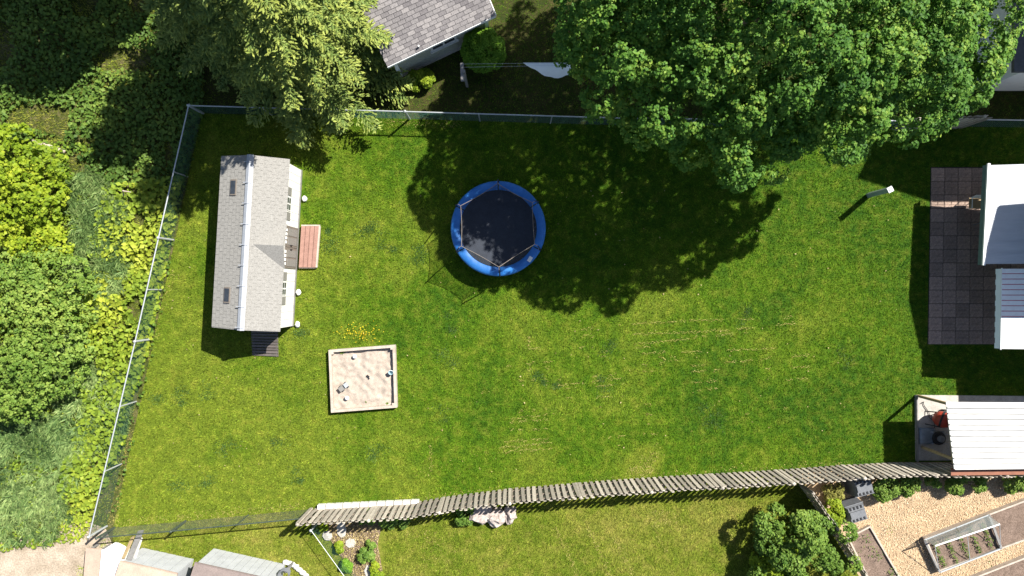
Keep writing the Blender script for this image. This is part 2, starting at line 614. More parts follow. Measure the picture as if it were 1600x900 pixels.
def vnoise(x, y, s, seed=0):
    """cheap smooth noise 0..1"""
    r = np.random.default_rng(seed)
    g = r.random((64, 64))
    u = x * s
    v = y * s
    i = np.floor(u).astype(int)
    j = np.floor(v).astype(int)
    fu = u - i
    fv = v - j
    fu = fu * fu * (3 - 2 * fu)
    fv = fv * fv * (3 - 2 * fv)
    G = lambda a, b: g[a % 64, b % 64]
    return (G(i, j) * (1 - fu) + G(i + 1, j) * fu) * (1 - fv) + (G(i, j + 1) * (1 - fu) + G(i + 1, j + 1) * fu) * fv


def broad_crown(c, rad, n_lobe, lobe_r, n_clu, per, leaf, tint_mid=.4, up=.55, low=-.35, spread=.2, seed=1, core=.15,
                lumps=None, fill=0, jag=.1, align=.38):
    """crown of leaf clusters on the surface of many overlapping lobes"""
    r = np.random.default_rng(seed)
    c = np.array(c, float)
    rad = np.array(rad, float)
    d = []
    while len(d) < n_lobe:
        v = unit(r.normal(size=(1, 3)))[0]
        if v[2] < low:
            continue
        if d and min(np.linalg.norm(v - q) for q in d) < 1.1 / math.sqrt(n_lobe):
            if r.random() < .85:
                continue
        d.append(v)
    d = np.array(d)
    lr = lobe_r * r.uniform(.7, 1.3, n_lobe)
    lc = d * (rad - lobe_r * .9) * r.uniform(.97 - jag * 1.3, .97 + jag, (n_lobe, 1)) + c
    if lumps is not None:
        for (p, q) in lumps:
            lc = np.vstack([lc, np.array(p)[None]])
            lr = np.append(lr, q)
            d = np.vstack([d, unit((np.array(p) - c)[None])])
    w = lr ** 2 / np.sum(lr ** 2)
    li = r.choice(len(lr), n_clu, p=w)
    v = unit(r.normal(size=(n_clu, 3)) + d[li] * .75 + np.array([[0, 0, .35]]))
    pc = lc[li] + v * lr[li, None] * r.uniform(.78, 1.05, (n_clu, 1))
    # drop clusters buried in other lobes
    deep = np.zeros(n_clu, bool)
    for q in range(len(lr)):
        deep |= (np.linalg.norm(pc - lc[q], axis=1) < lr[q] * .66) & (li != q)
    keep = ~deep | (r.random(n_clu) < core)
    pc, v, li = pc[keep], v[keep], li[keep]
    if fill:
        vf = unit(r.normal(size=(fill, 3)))
        vf[:, 2] = np.abs(vf[:, 2]) * np.where(r.random(fill) < .75, 1, -.35)
        pf = c + vf * rad * r.uniform(.55, .84, (fill, 1))
        pc = np.concatenate([pc, pf])
        v = np.concatenate([v, vf])
        li = np.concatenate([li, r.integers(0, len(lr), fill)])
    k = len(pc)
    lt = r.normal(0, .10, len(lr))
    ct = tint_mid + lt[li] + r.normal(0, .10, k)
    n = k * per
    ci = np.repeat(np.arange(k), per)
    dv = unit(r.normal(size=(n, 3)) + v[ci] * .9 + np.array([[0, 0, up]]))
    p = pc[ci] + dv * spread * r.uniform(.5, 1.1, (n, 1))
    nr = unit(dv * .7 + np.array([[0, 0, .55]]) + r.normal(0, align, (n, 3)))
    L = leaf * r.uniform(.7, 1.25, n)
    return leaves(p, nr, L, L * .8, np.clip(ct[ci] + r.normal(0, .12, n), 0, 1))


def spruce_crown(base, h, rad, n_bough=230, seed=3, power=.8, low=.06, tint_mid=.5, droop=.25, tw=1.0):
    """spruce: drooping boughs with herringbone twigs of needles"""
    r = np.random.default_rng(seed)
    base = np.array(base, float)
    P_, T_, N_, L_, C_ = [], [], [], [], []
    ga = 2.39996
    for i in range(n_bough):
        t = low + (1 - low) * ((i + r.random()) / n_bough) ** 1.15
        z = h * t
        Lb = rad * (1 - t) ** power * r.uniform(.78, 1.1) + .22
        a = i * ga + r.normal(0, .16)
        o = np.array([math.cos(a), math.sin(a), 0])
        s = np.array([-math.sin(a), math.cos(a), 0])
        bt = tint_mid + r.normal(0, .09)
        m = max(4, int(Lb / .085))
        u = (np.arange(m) + r.random(m)) / m
        u = u[u > .22]
        zz = z + Lb * (.10 * u - droop * u ** 2)
        ax = base + o * (Lb * u)[:, None] + np.array([0, 0, 1]) * zz[:, None]
        width = .38 * Lb * (1 - u) ** .65 * (u ** .25) + .10
        for side in (-1, 1):
            for lay in range(3):
                q = r.uniform(.1, 1, len(u)) if lay else np.full(len(u), .06)
                dirv = unit(o[None] * r.uniform(.55, 1.0, (len(u), 1)) + side * s[None] * r.uniform(.55, 1.0, (len(u), 1))
                            + r.normal(0, .12, (len(u), 3)))
                tip = q * width
                nn = 4 if lay else 2
                for k in range(nn):
                    f = (k + r.random(len(u))) / nn
                    pp = ax + dirv * (tip * (.4 + .9 * f))[:, None]
                    pp[:, 2] += -.10 * (tip * f) + r.normal(0, .035, len(u))
                    spread = r.normal(0, .5, (len(u), 1))
                    dd = unit(dirv + np.cross(np.array([[0, 0, 1.0]]), dirv) * spread + np.array([[0, 0, .05]]) + r.normal(0, .15, (len(u), 3)))
                    P_.append(pp)
                    T_.append(dd)
                    N_.append(np.array([[0, 0, 1.0]]) + r.normal(0, .35, (len(u), 3)))
                    L_.append(r.uniform(.10, .19, len(u)) * tw)
                    C_.append(np.clip(bt - .12 + .34 * f * (q > .3) + .16 * u + r.normal(0, .1, len(u)), 0, 1))
    p = np.concatenate(P_)
    return leaves(p, np.concatenate(N_), np.concatenate(L_), np.concatenate(L_) * .36, np.concatenate(C_), fold=-.10,
                  tan=np.concatenate(T_))


def tree(name, label, base, crown_arrays, mtl, trunk, limbs=(), cat='tree', group=None, barkm='bark'):
    t = thing(name, label, cat, (base[0], base[1], 0), group)
    V, Fc, T = crown_arrays
    V = V - np.array([base[0], base[1], 0])
    link('crown', npmesh('crown', V, Fc, T), M[mtl], t)
    b = MB()
    b.tube([Vector(p) for p, q in trunk], [q for p, q in trunk], 10)
    for a in limbs:
        b.tube([Vector(p) for p, q in a], [q for p, q in a], 7)
    obj('trunk', b, M[barkm], t, smooth=True)
    return t


def sheet(name, poly, z, m, kind='structure'):
    b = MB()
    b.add([(x, y, z) for x, y in poly], [tuple(range(len(poly)))])
    o = obj(name, b, m, kind=kind)
    # keep the face looking up
    if o.data.polygons[0].normal.z < 0:
        o.data.flip_normals()
    return o


# ------------------------------------------------------------------ the ground
sheet('ground', [(-300, -300), (300, -300), (300, 300), (-300, 300)], -.012, M['wild'])
LAWN_POLY = [XY(316, 177), XY(640, 186), XY(970, 196), XY(1400, 199), XY(1620, 198), XY(1620, 716), XY(1480, 722), XY(1395, 722),
             XY(1235, 734), XY(1045, 745), XY(850, 760), XY(705, 776), XY(645, 786), XY(487, 795), XY(177, 825)]
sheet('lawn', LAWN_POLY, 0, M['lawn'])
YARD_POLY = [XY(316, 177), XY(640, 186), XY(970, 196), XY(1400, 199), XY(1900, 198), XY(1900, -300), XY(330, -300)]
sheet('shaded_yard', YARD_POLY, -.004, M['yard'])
SOUTH_POLY = [XY(177, 825), XY(487, 795), XY(645, 786), XY(705, 776), XY(850, 760), XY(1045, 745), XY(1235, 734), XY(1258, 757),
              XY(1345, 905), XY(1345, 1200), XY(177, 1200)]
sheet('neighbour_lawn', SOUTH_POLY, -.004, M['dry'])
CHIP_POLY = [XY(1240, 734), XY(1395, 722), XY(1480, 722), XY(1900, 706), XY(1900, 1200), XY(1345, 1200), XY(1345, 905), XY(1262, 765)]
sheet('wood_chip_path', CHIP_POLY, 0.0, M['chip'])
DIRT_POLY = [XY(-60, 865), XY(25, 838), XY(70, 842), XY(95, 800), XY(128, 812), XY(165, 826), XY(175, 850), XY(150, 1000), XY(-60, 1000)]
sheet('dirt_path', DIRT_POLY, -.006, M['dirt'])

# patio of square pavers
patio = obj('patio', MB().prism([XY(1454, 261), XY(1620, 261), XY(1620, 538), XY(1449, 538)], -.05, .012), M['joint'], kind='structure')
pm = bpy.data.meshes.new('paver')
PW = .515
pb = MB()
hw = PW / 2
ins = .02
ins = .012
for bi in range(2):
    for bj in range(4):
        x0_, x1_ = -hw + bi * PW / 2 + .003, -hw + (bi + 1) * PW / 2 - .003
        y0_, y1_ = -hw + bj * PW / 4 + .003, -hw + (bj + 1) * PW / 4 - .003
        zt = .060 + .004 * ((bi * 3 + bj * 5) % 3 - 1)
        pb.add([(x0_, y0_, .03), (x1_, y0_, .03), (x1_, y1_, .03), (x0_, y1_, .03), (x0_ + ins, y0_ + ins, zt), (x1_ - ins, y0_ + ins, zt), (x1_ - ins, y1_ - ins, zt), (x0_ + ins, y1_ - ins, zt)],
               [(0, 1, 5, 4), (1, 2, 6, 5), (2, 3, 7, 6), (3, 0, 4, 7), (4, 5, 6, 7)])
pb.add([(-hw, -hw, 0), (hw, -hw, 0), (hw, hw, 0), (-hw, hw, 0), (-hw, -hw, .045), (hw, -hw, .045), (hw, hw, .045), (-hw, hw, .045)],
       [(0, 1, 5, 4), (1, 2, 6, 5), (2, 3, 7, 6), (3, 0, 4, 7), (4, 5, 6, 7)])
pm.from_pydata(pb.v, [], pb.f)
px0, py0 = XY(1454, 262)
for j in range(13):
    for i in range(8):
        sh = (j / 12) * -.11
        link('paver', pm, M['paver'], patio,
             (px0 + .275 + i * .531 + sh, py0 - .272 - j * .531, random.uniform(-.027, -.021)), random.uniform(-.008, .008))

# ------------------------------------------------------------------ grass
PATIO_HOLE = [XY(1452, 260), XY(1625, 260), XY(1625, 540), XY(1447, 540)]
SLAB_HOLE = [XY(1429, 616), XY(1625, 616), XY(1625, 724), XY(1429, 724)]
SAND_HOLE = [XY(515, 544), XY(620, 537), XY(623, 635), XY(520, 643)]
SHED_HOLE = [XY(366, 262), XY(478, 262), XY(462, 508), XY(352, 505)]


def grass(name, poly, n, m, length, width, holes=(), tl=(.5, 1.25), label=None, z=0.0):
    x, y = scatter(poly, n, holes)
    k = len(x)
    p = np.stack([x, y, np.full(k, z)], 1)
    cl = vnoise(x, y, 3.1, 5) * .5 + vnoise(x, y, 9, 6) * .5
    L = RNG.uniform(length[0], length[1], k) * (.75 + .5 * cl)
    V, Fc, T = blades(p, RNG.uniform(0, 6.283, k), L, RNG.uniform(width[0], width[1], k), RNG.uniform(tl[0], tl[1], k),
                      np.clip(RNG.normal(.42, .28, k) + (cl - .5) * .5, 0, 1))
    T = T.reshape(-1, 3)
    T[:, :2] *= .7
    o = link(name, npmesh(name, V, Fc, T.ravel()), M[m], kind='stuff')
    o['label'] = label
    o['category'] = 'grass'
    return o


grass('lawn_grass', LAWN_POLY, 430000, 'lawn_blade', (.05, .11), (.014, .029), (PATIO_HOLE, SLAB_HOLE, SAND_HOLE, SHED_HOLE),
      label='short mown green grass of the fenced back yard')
BED_HOLE = [XY(490, 800), XY(600, 800), XY(600, 905), XY(545, 905)]
grass('dry_grass', [XY(177, 825), XY(487, 795), XY(645, 786), XY(850, 760), XY(1045, 745), XY(1235, 734), XY(1258, 757), XY(1345, 930), XY(177, 930)],
      120000, 'dry_blade', (.05, .11), (.014, .029), (BED_HOLE,), label='dry yellowish lawn beyond the picket fence', z=-.004)
grass('yard_grass', [XY(316, 177), XY(640, 186), XY(970, 196), XY(1400, 199), XY(1620, 198), XY(1620, -30), XY(330, -30)],
      60000, 'lawn_blade', (.05, .09), (.012, .022), label='thin shaded grass behind the top wire fence', z=-.004)

grass('wild_grass', [XY(-40, -40), XY(330, -40), XY(316, 177), XY(271, 375), XY(236, 530), XY(167, 822), XY(150, 840), XY(-40, 862)], 60000, 'dry_blade', (.07, .16), (.018, .034),
      label='rough short grass between the weeds outside the left fence', z=-.012)
x_, y_ = scatter(DIRT_POLY, 9000)
keep_ = vnoise(x_, y_, .9, 77) + .5 * vnoise(x_, y_, 3, 78) > .98
x_, y_ = x_[keep_], y_[keep_]
k = len(x_)
V, Fc, T = blades(np.stack([x_, y_, np.full(k, -.006)], 1), RNG.uniform(0, 6.28, k), RNG.uniform(.06, .16, k), RNG.uniform(.02, .035, k), RNG.uniform(.5, 1.2, k), RNG.random(k))
tag(link('path_weeds', npmesh('path_weeds', V, Fc, T), M['burdock'], kind='stuff'), 'sparse weeds growing on the pale dirt path', 'weeds')

# mowing lines of dry clippings, straw along the fences
pts, angs = [], []
r = np.random.default_rng(5)
for k in range(17):
    y0 = 522 + k * 11.5
    xa = 835 + r.uniform(-70, 90) - k * 5
    xb = 1010 + r.uniform(0, 330)
    xs = np.arange(xa, xb, 1.25)
    on = vnoise(xs, xs * 0 + k * 7.3, .035, 8) + .5 * vnoise(xs, xs * 0 + k * 3.1, .15, 9) > r.uniform(.83, 1.02)
    xs = xs[on]
    ys = y0 - .075 * (xs - 835) + 4 * np.sin(xs * .011 + k * 1.7) + r.normal(0, 1.3, len(xs))
    pts.append(np.stack([(xs - 800) * H / F, (450 - ys) * H / F, np.full(len(xs), .035)], 1))
    angs.append(r.normal(.075, .3, len(xs)))
for (x0, y0, x1, y1, n, sd) in [(827, 525, 826, 545, 22, 1.5), (672, 693, 675, 735, 40, 1.6), (1034, 562, 1062, 560, 30, 3), (640, 740, 860, 690, 60, 8),
                                (206, 640, 182, 800, 260, 4), (182, 800, 175, 820, 60, 5), (270, 420, 232, 560, 120, 4), (180, 818, 480, 790, 420, 4),
                                (985, 736, 1020, 733, 160, 5), (1003, 720, 1030, 708, 60, 5), (590, 190, 720, 196, 120, 3),
                                (660, 776, 1000, 747, 180, 3), (1000, 742, 1330, 724, 160, 3), (1010, 805, 1060, 812, 90, 8), (660, 850, 640, 790, 60, 12), (868, 825, 905, 900, 90, 2.5), (915, 815, 955, 900, 110, 2.5), (960, 840, 990, 900, 90, 2.5), (1020, 815, 1040, 860, 50, 2.5), (1130, 810, 1150, 860, 40, 3),
                                (640, 800, 700, 880, 120, 14)]:
    t = r.random(n)
    xs = x0 + (x1 - x0) * t + r.normal(0, sd, n)
    ys = y0 + (y1 - y0) * t + r.normal(0, sd, n)
    pts.append(np.stack([(xs - 800) * H / F, (450 - ys) * H / F, np.full(n, .03)], 1))
    angs.append(r.uniform(0, 6.28, n))
p = np.concatenate(pts)
a = np.concatenate(angs)
k = len(p)
V, Fc, T = leaves(p, np.array([[0, 0, 1.0]]) + r.normal(0, .25, (k, 3)), r.uniform(.05, .11, k), r.uniform(.010, .022, k), r.random(k), 0,
                  np.stack([np.cos(a), np.sin(a), np.zeros(k)], 1))
tag(link('straw_clippings', npmesh('straw_clippings', V, Fc, T), M['thatch'], kind='stuff'), 'dry straw coloured grass clippings in mowing lines', 'clippings')

# lush dark tufts
LUSH = [(578, 362), (607, 376), (650, 408), (520, 375), (252, 617), (283, 622), (332, 612), (287, 760), (320, 757), (350, 700), (440, 697), (580, 697), (690, 560), (690, 645), (708, 505), (470, 520),
        (950, 545), (945, 595), (1100, 655), (1320, 560), (1165, 497), (460, 745), (850, 590)]
P_ = []
for (x, y) in LUSH:
    for q in range(int(r.integers(2, 5))):
        n = int(r.uniform(40, 150))
        s_ = r.uniform(2.5, 7)
        c = XY(x + r.normal(0, 9), y + r.normal(0, 8))
        P_.append(np.stack([c[0] + r.normal(0, s_ * .03, n), c[1] + r.normal(0, s_ * .022, n), np.zeros(n)], 1))
p = np.concatenate(P_)
k = len(p)
V, Fc, T = blades(p, r.uniform(0, 6.28, k), r.uniform(.06, .12, k), r.uniform(.015, .026, k), r.uniform(.5, 1.2, k), r.random(k))
tag(link('lush_tufts', npmesh('lush_tufts', V, Fc, T), M['lush'], kind='stuff'), 'darker lush grass tufts dotted over the lawn', 'grass')
# pale dropped leaves and dandelion clocks
x, y = scatter([XY(220, 280), XY(1400, 280), XY(1400, 720), XY(220, 780)], 190, (SHED_HOLE, SAND_HOLE))
k = len(x)
V, Fc, T = leaves(np.stack([x, y, np.full(k, .06)], 1), np.array([[0, 0, 1.0]]) + r.normal(0, .3, (k, 3)), r.uniform(.03, .09, k), r.uniform(.02, .06, k), r.uniform(.2, 1, k))
tag(link('fallen_leaves', npmesh('fallen_leaves', V, Fc, T), M['straw'], kind='stuff'), 'small pale dropped leaves strewn over the lawn', 'leaves')
n = 90
c = XY(560, 519)
V, Fc, T = leaves(np.stack([c[0] + r.normal(0, .42, n), c[1] + r.normal(0, .20, n), r.uniform(.08, .16, n)], 1), np.array([[0, 0, 1.0]]) + r.normal(0, .2, (n, 3)),
                  r.uniform(.03, .06, n), r.uniform(.03, .05, n), r.random(n))
tag(link('yellow_flowers', npmesh('yellow_flowers', V, Fc, T), M['yellow'], kind='stuff'), 'patch of tiny yellow flowers above the sandbox', 'flowers')


# ------------------------------------------------------------------ chain-link fences
def chain_fence(label, pts, h=1.13, spacing=2.55, wire='vinyl', rail_r=.024, thick=.0026, diamond=.085, end_posts=True, name='chain_link_fence', rail='galv'):
    P0 = Vector((*pts[0], 0))
    t = thing(name, label, 'fence', P0)
    w = MB()
    for i in range(len(pts) - 1):
        a = Vector((*pts[i], 0))
        b = Vector((*pts[i + 1], 0))
        d = (b - a)
        Ls = d.length
        d.normalize()
        nrm = Vector((-d.y, d.x, 0))
        np_ = max(1, round(Ls / spacing))
        for k in range(np_ + (1 if i == len(pts) - 2 else 0)):
            q = a + d * (Ls * k / np_)
            end = (k == 0 or k == np_)
            rr = .042 if end else .026
            obj('post', MB().tube([q, q + Vector((0, 0, h + (.06 if end else -.01)))], rr, 8).tube(
                [q + Vector((0, 0, h + (.06 if end else -.01))), q + Vector((0, 0, h + (.09 if end else .02)))], [rr * 1.25, rr * .4], 8), M[rail], t)
        obj('top_rail', MB().tube([a + Vector((0, 0, h)), b + Vector((0, 0, h))], rail_r, 7), M[rail], t)
        # real diagonal wires
        s = .04
        run = h - .06
        x = -run
        while x < Ls:
            for sg in (1, -1):
                x0, z0, x1, z1 = x, .03, x + run, .03 + run
                if x0 < 0:
                    z0 += -x0
                    x0 = 0
                if x1 > Ls:
                    z1 -= x1 - Ls
                    x1 = Ls
                if x1 - x0 < .02:
                    continue
                if sg < 0:
                    x0, x1 = Ls - x0, Ls - x1
                p0 = a + d * x0 + Vector((0, 0, z0)) + nrm * (.002 * sg)
                p1 = a + d * x1 + Vector((0, 0, z1)) + nrm * (.002 * sg)
                w.tube([p0, p1], thick, 3, cap=False)
            x += diamond
    obj('wire_mesh', w, M[wire], t)
    return t


chain_fence('long green wire fence with pale top rail along the left edge of the lawn', [XY(316, 177), XY(271, 375), XY(236, 530), XY(167, 822)])
chain_fence('wire fence with pale rail along the top of the lawn between spruce and maple', [XY(318, 177), XY(640, 186), XY(970, 196), XY(1395, 200)])
chain_fence('dark see-through wire fence from the lower left corner to the picket fence', [XY(179, 824), XY(290, 814), XY(486, 795)], wire='dark_wire', rail='dark_wire')
chain_fence('thin wire fence running diagonally beside the rock bed at the bottom', [XY(497, 815), XY(562, 905), XY(620, 985)], h=.95, rail_r=.010, thick=.002, diamond=.10, spacing=2.2)
chain_fence('short wire fence right of the maple near the white walled house', [XY(1503, 198), XY(1640, 200)], h=1.13)

# ------------------------------------------------------------------ picket fence (boards on both sides of the rails)
def board_mesh(w, t, h, ear=.03):
    b = MB()
    x = w / 2
    prof = [(-x, 0), (x, 0), (x, h - ear), (x - ear, h), (-x + ear, h), (-x, h - ear)]
    vs = [(p[0], -t / 2, p[1]) for p in prof] + [(p[0], t / 2, p[1]) for p in prof]
    n = 6
    b.add(vs, [tuple(range(n)), tuple(range(2 * n - 1, n - 1, -1))] + [(i, n + i, n + (i + 1) % n, (i + 1) % n) for i in range(n)])
    me = bpy.data.meshes.new('picket')
    me.from_pydata(b.v, [], b.f)
    return me


def picket_fence(label, base, h, sp, w, both=True, post_sp=2.6, name='picket_fence', m='old_wood', lean=0.0, group=None):
    t = thing(name, label, 'fence', (*base[0], 0))
    O = ORG[t.name]
    variants = [board_mesh(w * random.uniform(.92, 1.06), .02, h + random.uniform(-.05, .05)) for _ in range(7)]
    pts = [Vector((*p, 0)) for p in base]
    acc = 0.0
    nxt = 0.0
    pacc = 0.0
    pn = 0.0
    for i in range(len(pts) - 1):
        a, b = pts[i], pts[i + 1]
        d = b - a
        Ls = d.length
        d.normalize()
        ang = math.atan2(d.y, d.x)
        nrm = Vector((-d.y, d.x, 0))
        for z in ((.25, h * .55, h - .22) if h > 1.4 else (.25, h - .2)):
            obj('rail', MB().beam(a + Vector((0, 0, z)), b + Vector((0, 0, z)), .045, .09), M['old_wood_rail'], t)
        while nxt < acc + Ls:
            q = a + d * (nxt - acc) + nrm * .036
            o = link('picket', random.choice(variants), M[m], t, q - O + Vector((0, 0, .03 + random.uniform(-.02, .02))), ang + random.uniform(-.03, .03))
            o.rotation_euler[1] = random.gauss(0, .012)
            if both:
                q = a + d * (nxt - acc + sp / 2) - nrm * .036
                o = link('picket', random.choice(variants), M[m], t, q - O + Vector((0, 0, .03 + random.uniform(-.02, .02))), ang + random.uniform(-.03, .03))
                o.rotation_euler[1] = random.gauss(0, .012)
            nxt += sp
        while pn < acc + Ls:
            q = a + d * (pn - acc)
            obj('post', MB().box(q + Vector((0, 0, (h + .05) / 2)), (.10, .10, h + .05), ang).lathe(
                q + Vector((0, 0, h + .05)), [(.07, 0), (.07, .015), (.01, .04)], 4), M[m], t)
            pn += post_sp
        acc += Ls
    return t


PF = [(487, 795), (545, 792), (645, 786), (705, 776), (800, 764), (850, 760), (945, 752), (1045, 745), (1135, 740), (1235, 734), (1310, 728), (1395, 724), (1480, 725),
      (1560, 724), (1660, 716)]
picket_fence('long weathered grey picket fence along the bottom of the lawn', [XY(*p) for p in PF], 1.74, .224, .126)
picket_fence('low weathered picket fence running down beside the big bush', [XY(1250, 757), XY(1290, 815), XY(1330, 878)], 1.15, .20, .13, post_sp=1.6)
picket_fence('shaded grey board fence half hidden under the maple', [XY(1395, 203), XY(1503, 199)], 1.7, .21, .15, post_sp=2.4)

# pale blocks laid along the foot of the picket fence
t = thing('block_edging', 'row of pale blocks along the left foot of the picket fence', 'edging', (*XY(498, 791), 0))
for i in range(12):
    a = Vector((*XY(498 + i * 13.2, 790.5 - i * .62), 0))
    obj('block', MB().box(a + Vector((.16, .02, .12)), (.295, .17, .22), random.uniform(-.03, .06)), M['white_trim'], t)

# ------------------------------------------------------------------ playhouse shed
ZE, ZR = 1.72, 2.22
A = P(346, 245, ZE); B = P(453, 250, ZE); C_ = P(438, 517, ZE); D = P(331, 510, ZE)      # eave corners
shed = thing('garden_shed', 'long pale playhouse shed with ridge roof and double door on the lawn', 'shed', (*(((A + C_) / 2).xy), 0))
RA = (A + B) / 2 + Vector((0, 0, ZR - ZE))
RD = (C_ + D) / 2 + Vector((0, 0, ZR - ZE))
ex = (B - A).normalized()
ey = (A - D).normalized()
# walls (inset from the eaves)
ov = .10
wA = A + ex * ov - ey * .08; wB = B - ex * .12 - ey * .08; wC = C_ - ex * .12 + ey * .08; wD = D + ex * ov + ey * .08
wb = MB().prism([w.xy for w in (wA, wB, wC, wD)], 0.02, ZE - .02)
wall = obj('wall', wb, M['white_siding'], shed)
gb = MB()
for (l_, r_, top) in ((wA, wB, RA - ey * .08), (wD, wC, RD + ey * .08)):
    q = [Vector((l_.x, l_.y, ZE - .02)), Vector((r_.x, r_.y, ZE - .02)), Vector((top.x, top.y, ZR - .06))]
    n_ = ey * .03
    gb.add([q[0] - n_, q[1] - n_, q[2] - n_, q[0] + n_, q[1] + n_, q[2] + n_], [(0, 1, 2), (5, 4, 3), (0, 3, 4, 1), (1, 4, 5, 2), (2, 5, 3, 0)])
obj('gable', gb, M['white_siding'], shed)
# vertical board panels on the long wall that faces the lawn
wl_len = (wB - wC).length
wdir = (wB - wC).normalized()
wout = Vector((wdir.y, -wdir.x, 0))
npan = 21
pmesh = MB().box((0, 0, 0), (wl_len / npan - .012, .02, ZE - .22)).v
for i in range(npan):
    c = wC + wdir * (wl_len * (i + .5) / npan)
    obj('panel', MB().box(Vector((c.x, c.y, .10 + (ZE - .2) / 2)) + wout * .012, (wl_len / npan - .012, .024, ZE - .22), math.atan2(wdir.y, wdir.x)), M['white_siding'], shed)
# roof deck and shingle courses
roof = obj('roof', MB().slab([A - ey * -.03, RA + ey * .03, RD - ey * .03, D - ey * .03], .05).slab([RA + ey * .03, B + ey * .03, C_ - ey * .03, RD - ey * .03], .05), M['shed_roof'], shed)


def shingle_courses(q0, q1, q2, q3, n, m_, th=.012, seed=0, jit=.008):
    """q0-q1 eave, q3-q2 ridge: n courses of m_ tabs, each a thin wedge proud of the deck"""
    rr = random.Random(seed)
    b = MB()
    nrm = (q1 - q0).cross(q3 - q0).normalized()
    if nrm.z < 0:
        nrm = -nrm
    for j in range(n):
        v0, v1 = j / n, min(1, (j + 1.12) / n)
        sh = (j % 2) * .5
        for i in range(-1, m_ + 1):
            u0, u1 = (i + sh + .02) / m_, (i + 1 + sh - .02) / m_
            u0, u1 = max(0, u0), min(1, u1)
            if u1 - u0 < .1 / m_:
                continue
            pt = lambda u, v: (q0 * (1 - u) + q1 * u) * (1 - v) + (q3 * (1 - u) + q2 * u) * v
            up = th * 1.6 + rr.uniform(0, jit)
            a, b_, c, d = pt(u0, v0), pt(u1, v0), pt(u1, v1), pt(u0, v1)
            b.add([a + nrm * up, b_ + nrm * up, c + nrm * .003, d + nrm * .003, a + nrm * .001, b_ + nrm * .001],
                  [(0, 1, 2, 3), (4, 5, 1, 0), (4, 0, 3), (1, 5, 2)])
    return b


up3 = Vector((0, 0, .002))
sb = shingle_courses(D + up3, A + up3, RA + up3, RD + up3, 8, 26, th=.007, jit=.003, seed=1)
o = obj('shingles', sb, M['shed_roof'], roof, kind='stuff')
sb = shingle_courses(C_ + up3, B + up3, RA + up3, RD + up3, 9, 26, th=.007, jit=.003, seed=2)
o = obj('shingles', sb, M['shed_roof'], roof, kind='stuff')
# ridge vent strip with brackets
rdv = (RA - RD).normalized()
obj('ridge_cap', MB().slab([RD - ex * .13 + Vector((0, 0, .0)) - ey * .04, RD + Vector((0, 0, .075)) - ey * .04, RA + Vector((0, 0, .075)) + ey * .04, RA - ex * .13 + ey * .04], .02).slab(
    [RD + Vector((0, 0, .075)) - ey * .04, RD + ex * .13 - ey * .04, RA + ex * .13 + ey * .04, RA + Vector((0, 0, .075)) + ey * .04], .02), M['ridge'], shed)
for i in range(9):
    c = RD + (RA - RD) * ((i + .1) / 8.4)
    obj('ridge_bracket', MB().beam(c - ex * .20 + Vector((0, 0, .02)), c + Vector((0, 0, .09)), .03, .015).beam(c + Vector((0, 0, .09)), c + ex * .10 + Vector((0, 0, .05)), .03, .015), M['ridge'], shed)
# two skylights on the shaded slope
for (px, py) in ((366, 293), (356, 461)):
    c = P(px, py, 1.95)
    u = .5
    sl = (RD - D)
    sl = (sl - ey * sl.dot(ey)).normalized()
    nn = sl.cross(-ey).normalized()
    if nn.z < 0:
        nn = -nn
    f = (c - D).dot(sl)
    base_pt = D + ey * ((c - D).dot(ey)) + sl * f + nn * .03
    w_, h_ = .13, .29
    q = [base_pt - sl * w_ - ey * h_, base_pt + sl * w_ - ey * h_, base_pt + sl * w_ + ey * h_, base_pt - sl * w_ + ey * h_]
    sk = obj('skylight', MB().slab([p + nn * .02 for p in q], .05), M['taupe'], shed)
    obj('pane', MB().slab([base_pt + (p - base_pt) * .82 + nn * .026 for p in q], .01), M['dark_glass'], sk)
# dormer gable above the door
dm = P(443, 385, ZE + .32)
fr = B + (C_ - B) * .505
e0 = fr + ey * .82 + ex * .03
e1 = fr - ey * .82 + ex * .03
rp = fr + ex * .06 + Vector((0, 0, .40))
bk = fr - ex * 1.10 + Vector((0, 0, .40 + .02))
dorm = obj('door_gable', MB().slab([e0 + Vector((0, 0, .01)), rp, bk, bk - Vector((0, 0, .001)) + ey * .01], .04).slab([rp, e1 + Vector((0, 0, .01)), bk - ey * .01, bk], .04), M['shed_roof'], shed)
obj('gable_face', MB().add([e0 - ex * .08, e1 - ex * .08, rp - ex * .08 - Vector((0, 0, .03)), e0 - ex * .12, e1 - ex * .12, rp - ex * .12 - Vector((0, 0, .03))],
                           [(0, 1, 2), (5, 4, 3), (0, 3, 4, 1), (1, 4, 5, 2), (2, 5, 3, 0)]), M['white_trim'], dorm)
# double door
wmid = wC + wdir * ((fr - wC).dot(wdir))
ang = math.atan2(wdir.y, wdir.x)
for s in (-1, 1):
    c = Vector((wmid.x, wmid.y, 0)) + wdir * (s * .40) + wout * .035
    dr = obj('door', MB().box(c + Vector((0, 0, .86)), (.78, .04, 1.56), ang), M['taupe'], shed)
    for k in range(4):
        obj('pane', MB().box(c + wdir * ((k - 1.5) * .15) + Vector((0, 0, 1.46)) + wout * .024, (.10, .02, .16), ang), M['white'], dr)
    for k in range(2):
        obj('door_panel', MB().box(c + wdir * ((k - .5) * .34) + Vector((0, 0, .72)) + wout * .024, (.28, .015, 1.0), ang), M['shutter'], dr)
    obj('handle', MB().tube([c - wdir * (s * .32) + Vector((0, 0, .80)) + wout * .05, c - wdir * (s * .32) + Vector((0, 0, .98)) + wout * .05], .02, 6), M['black'], dr)
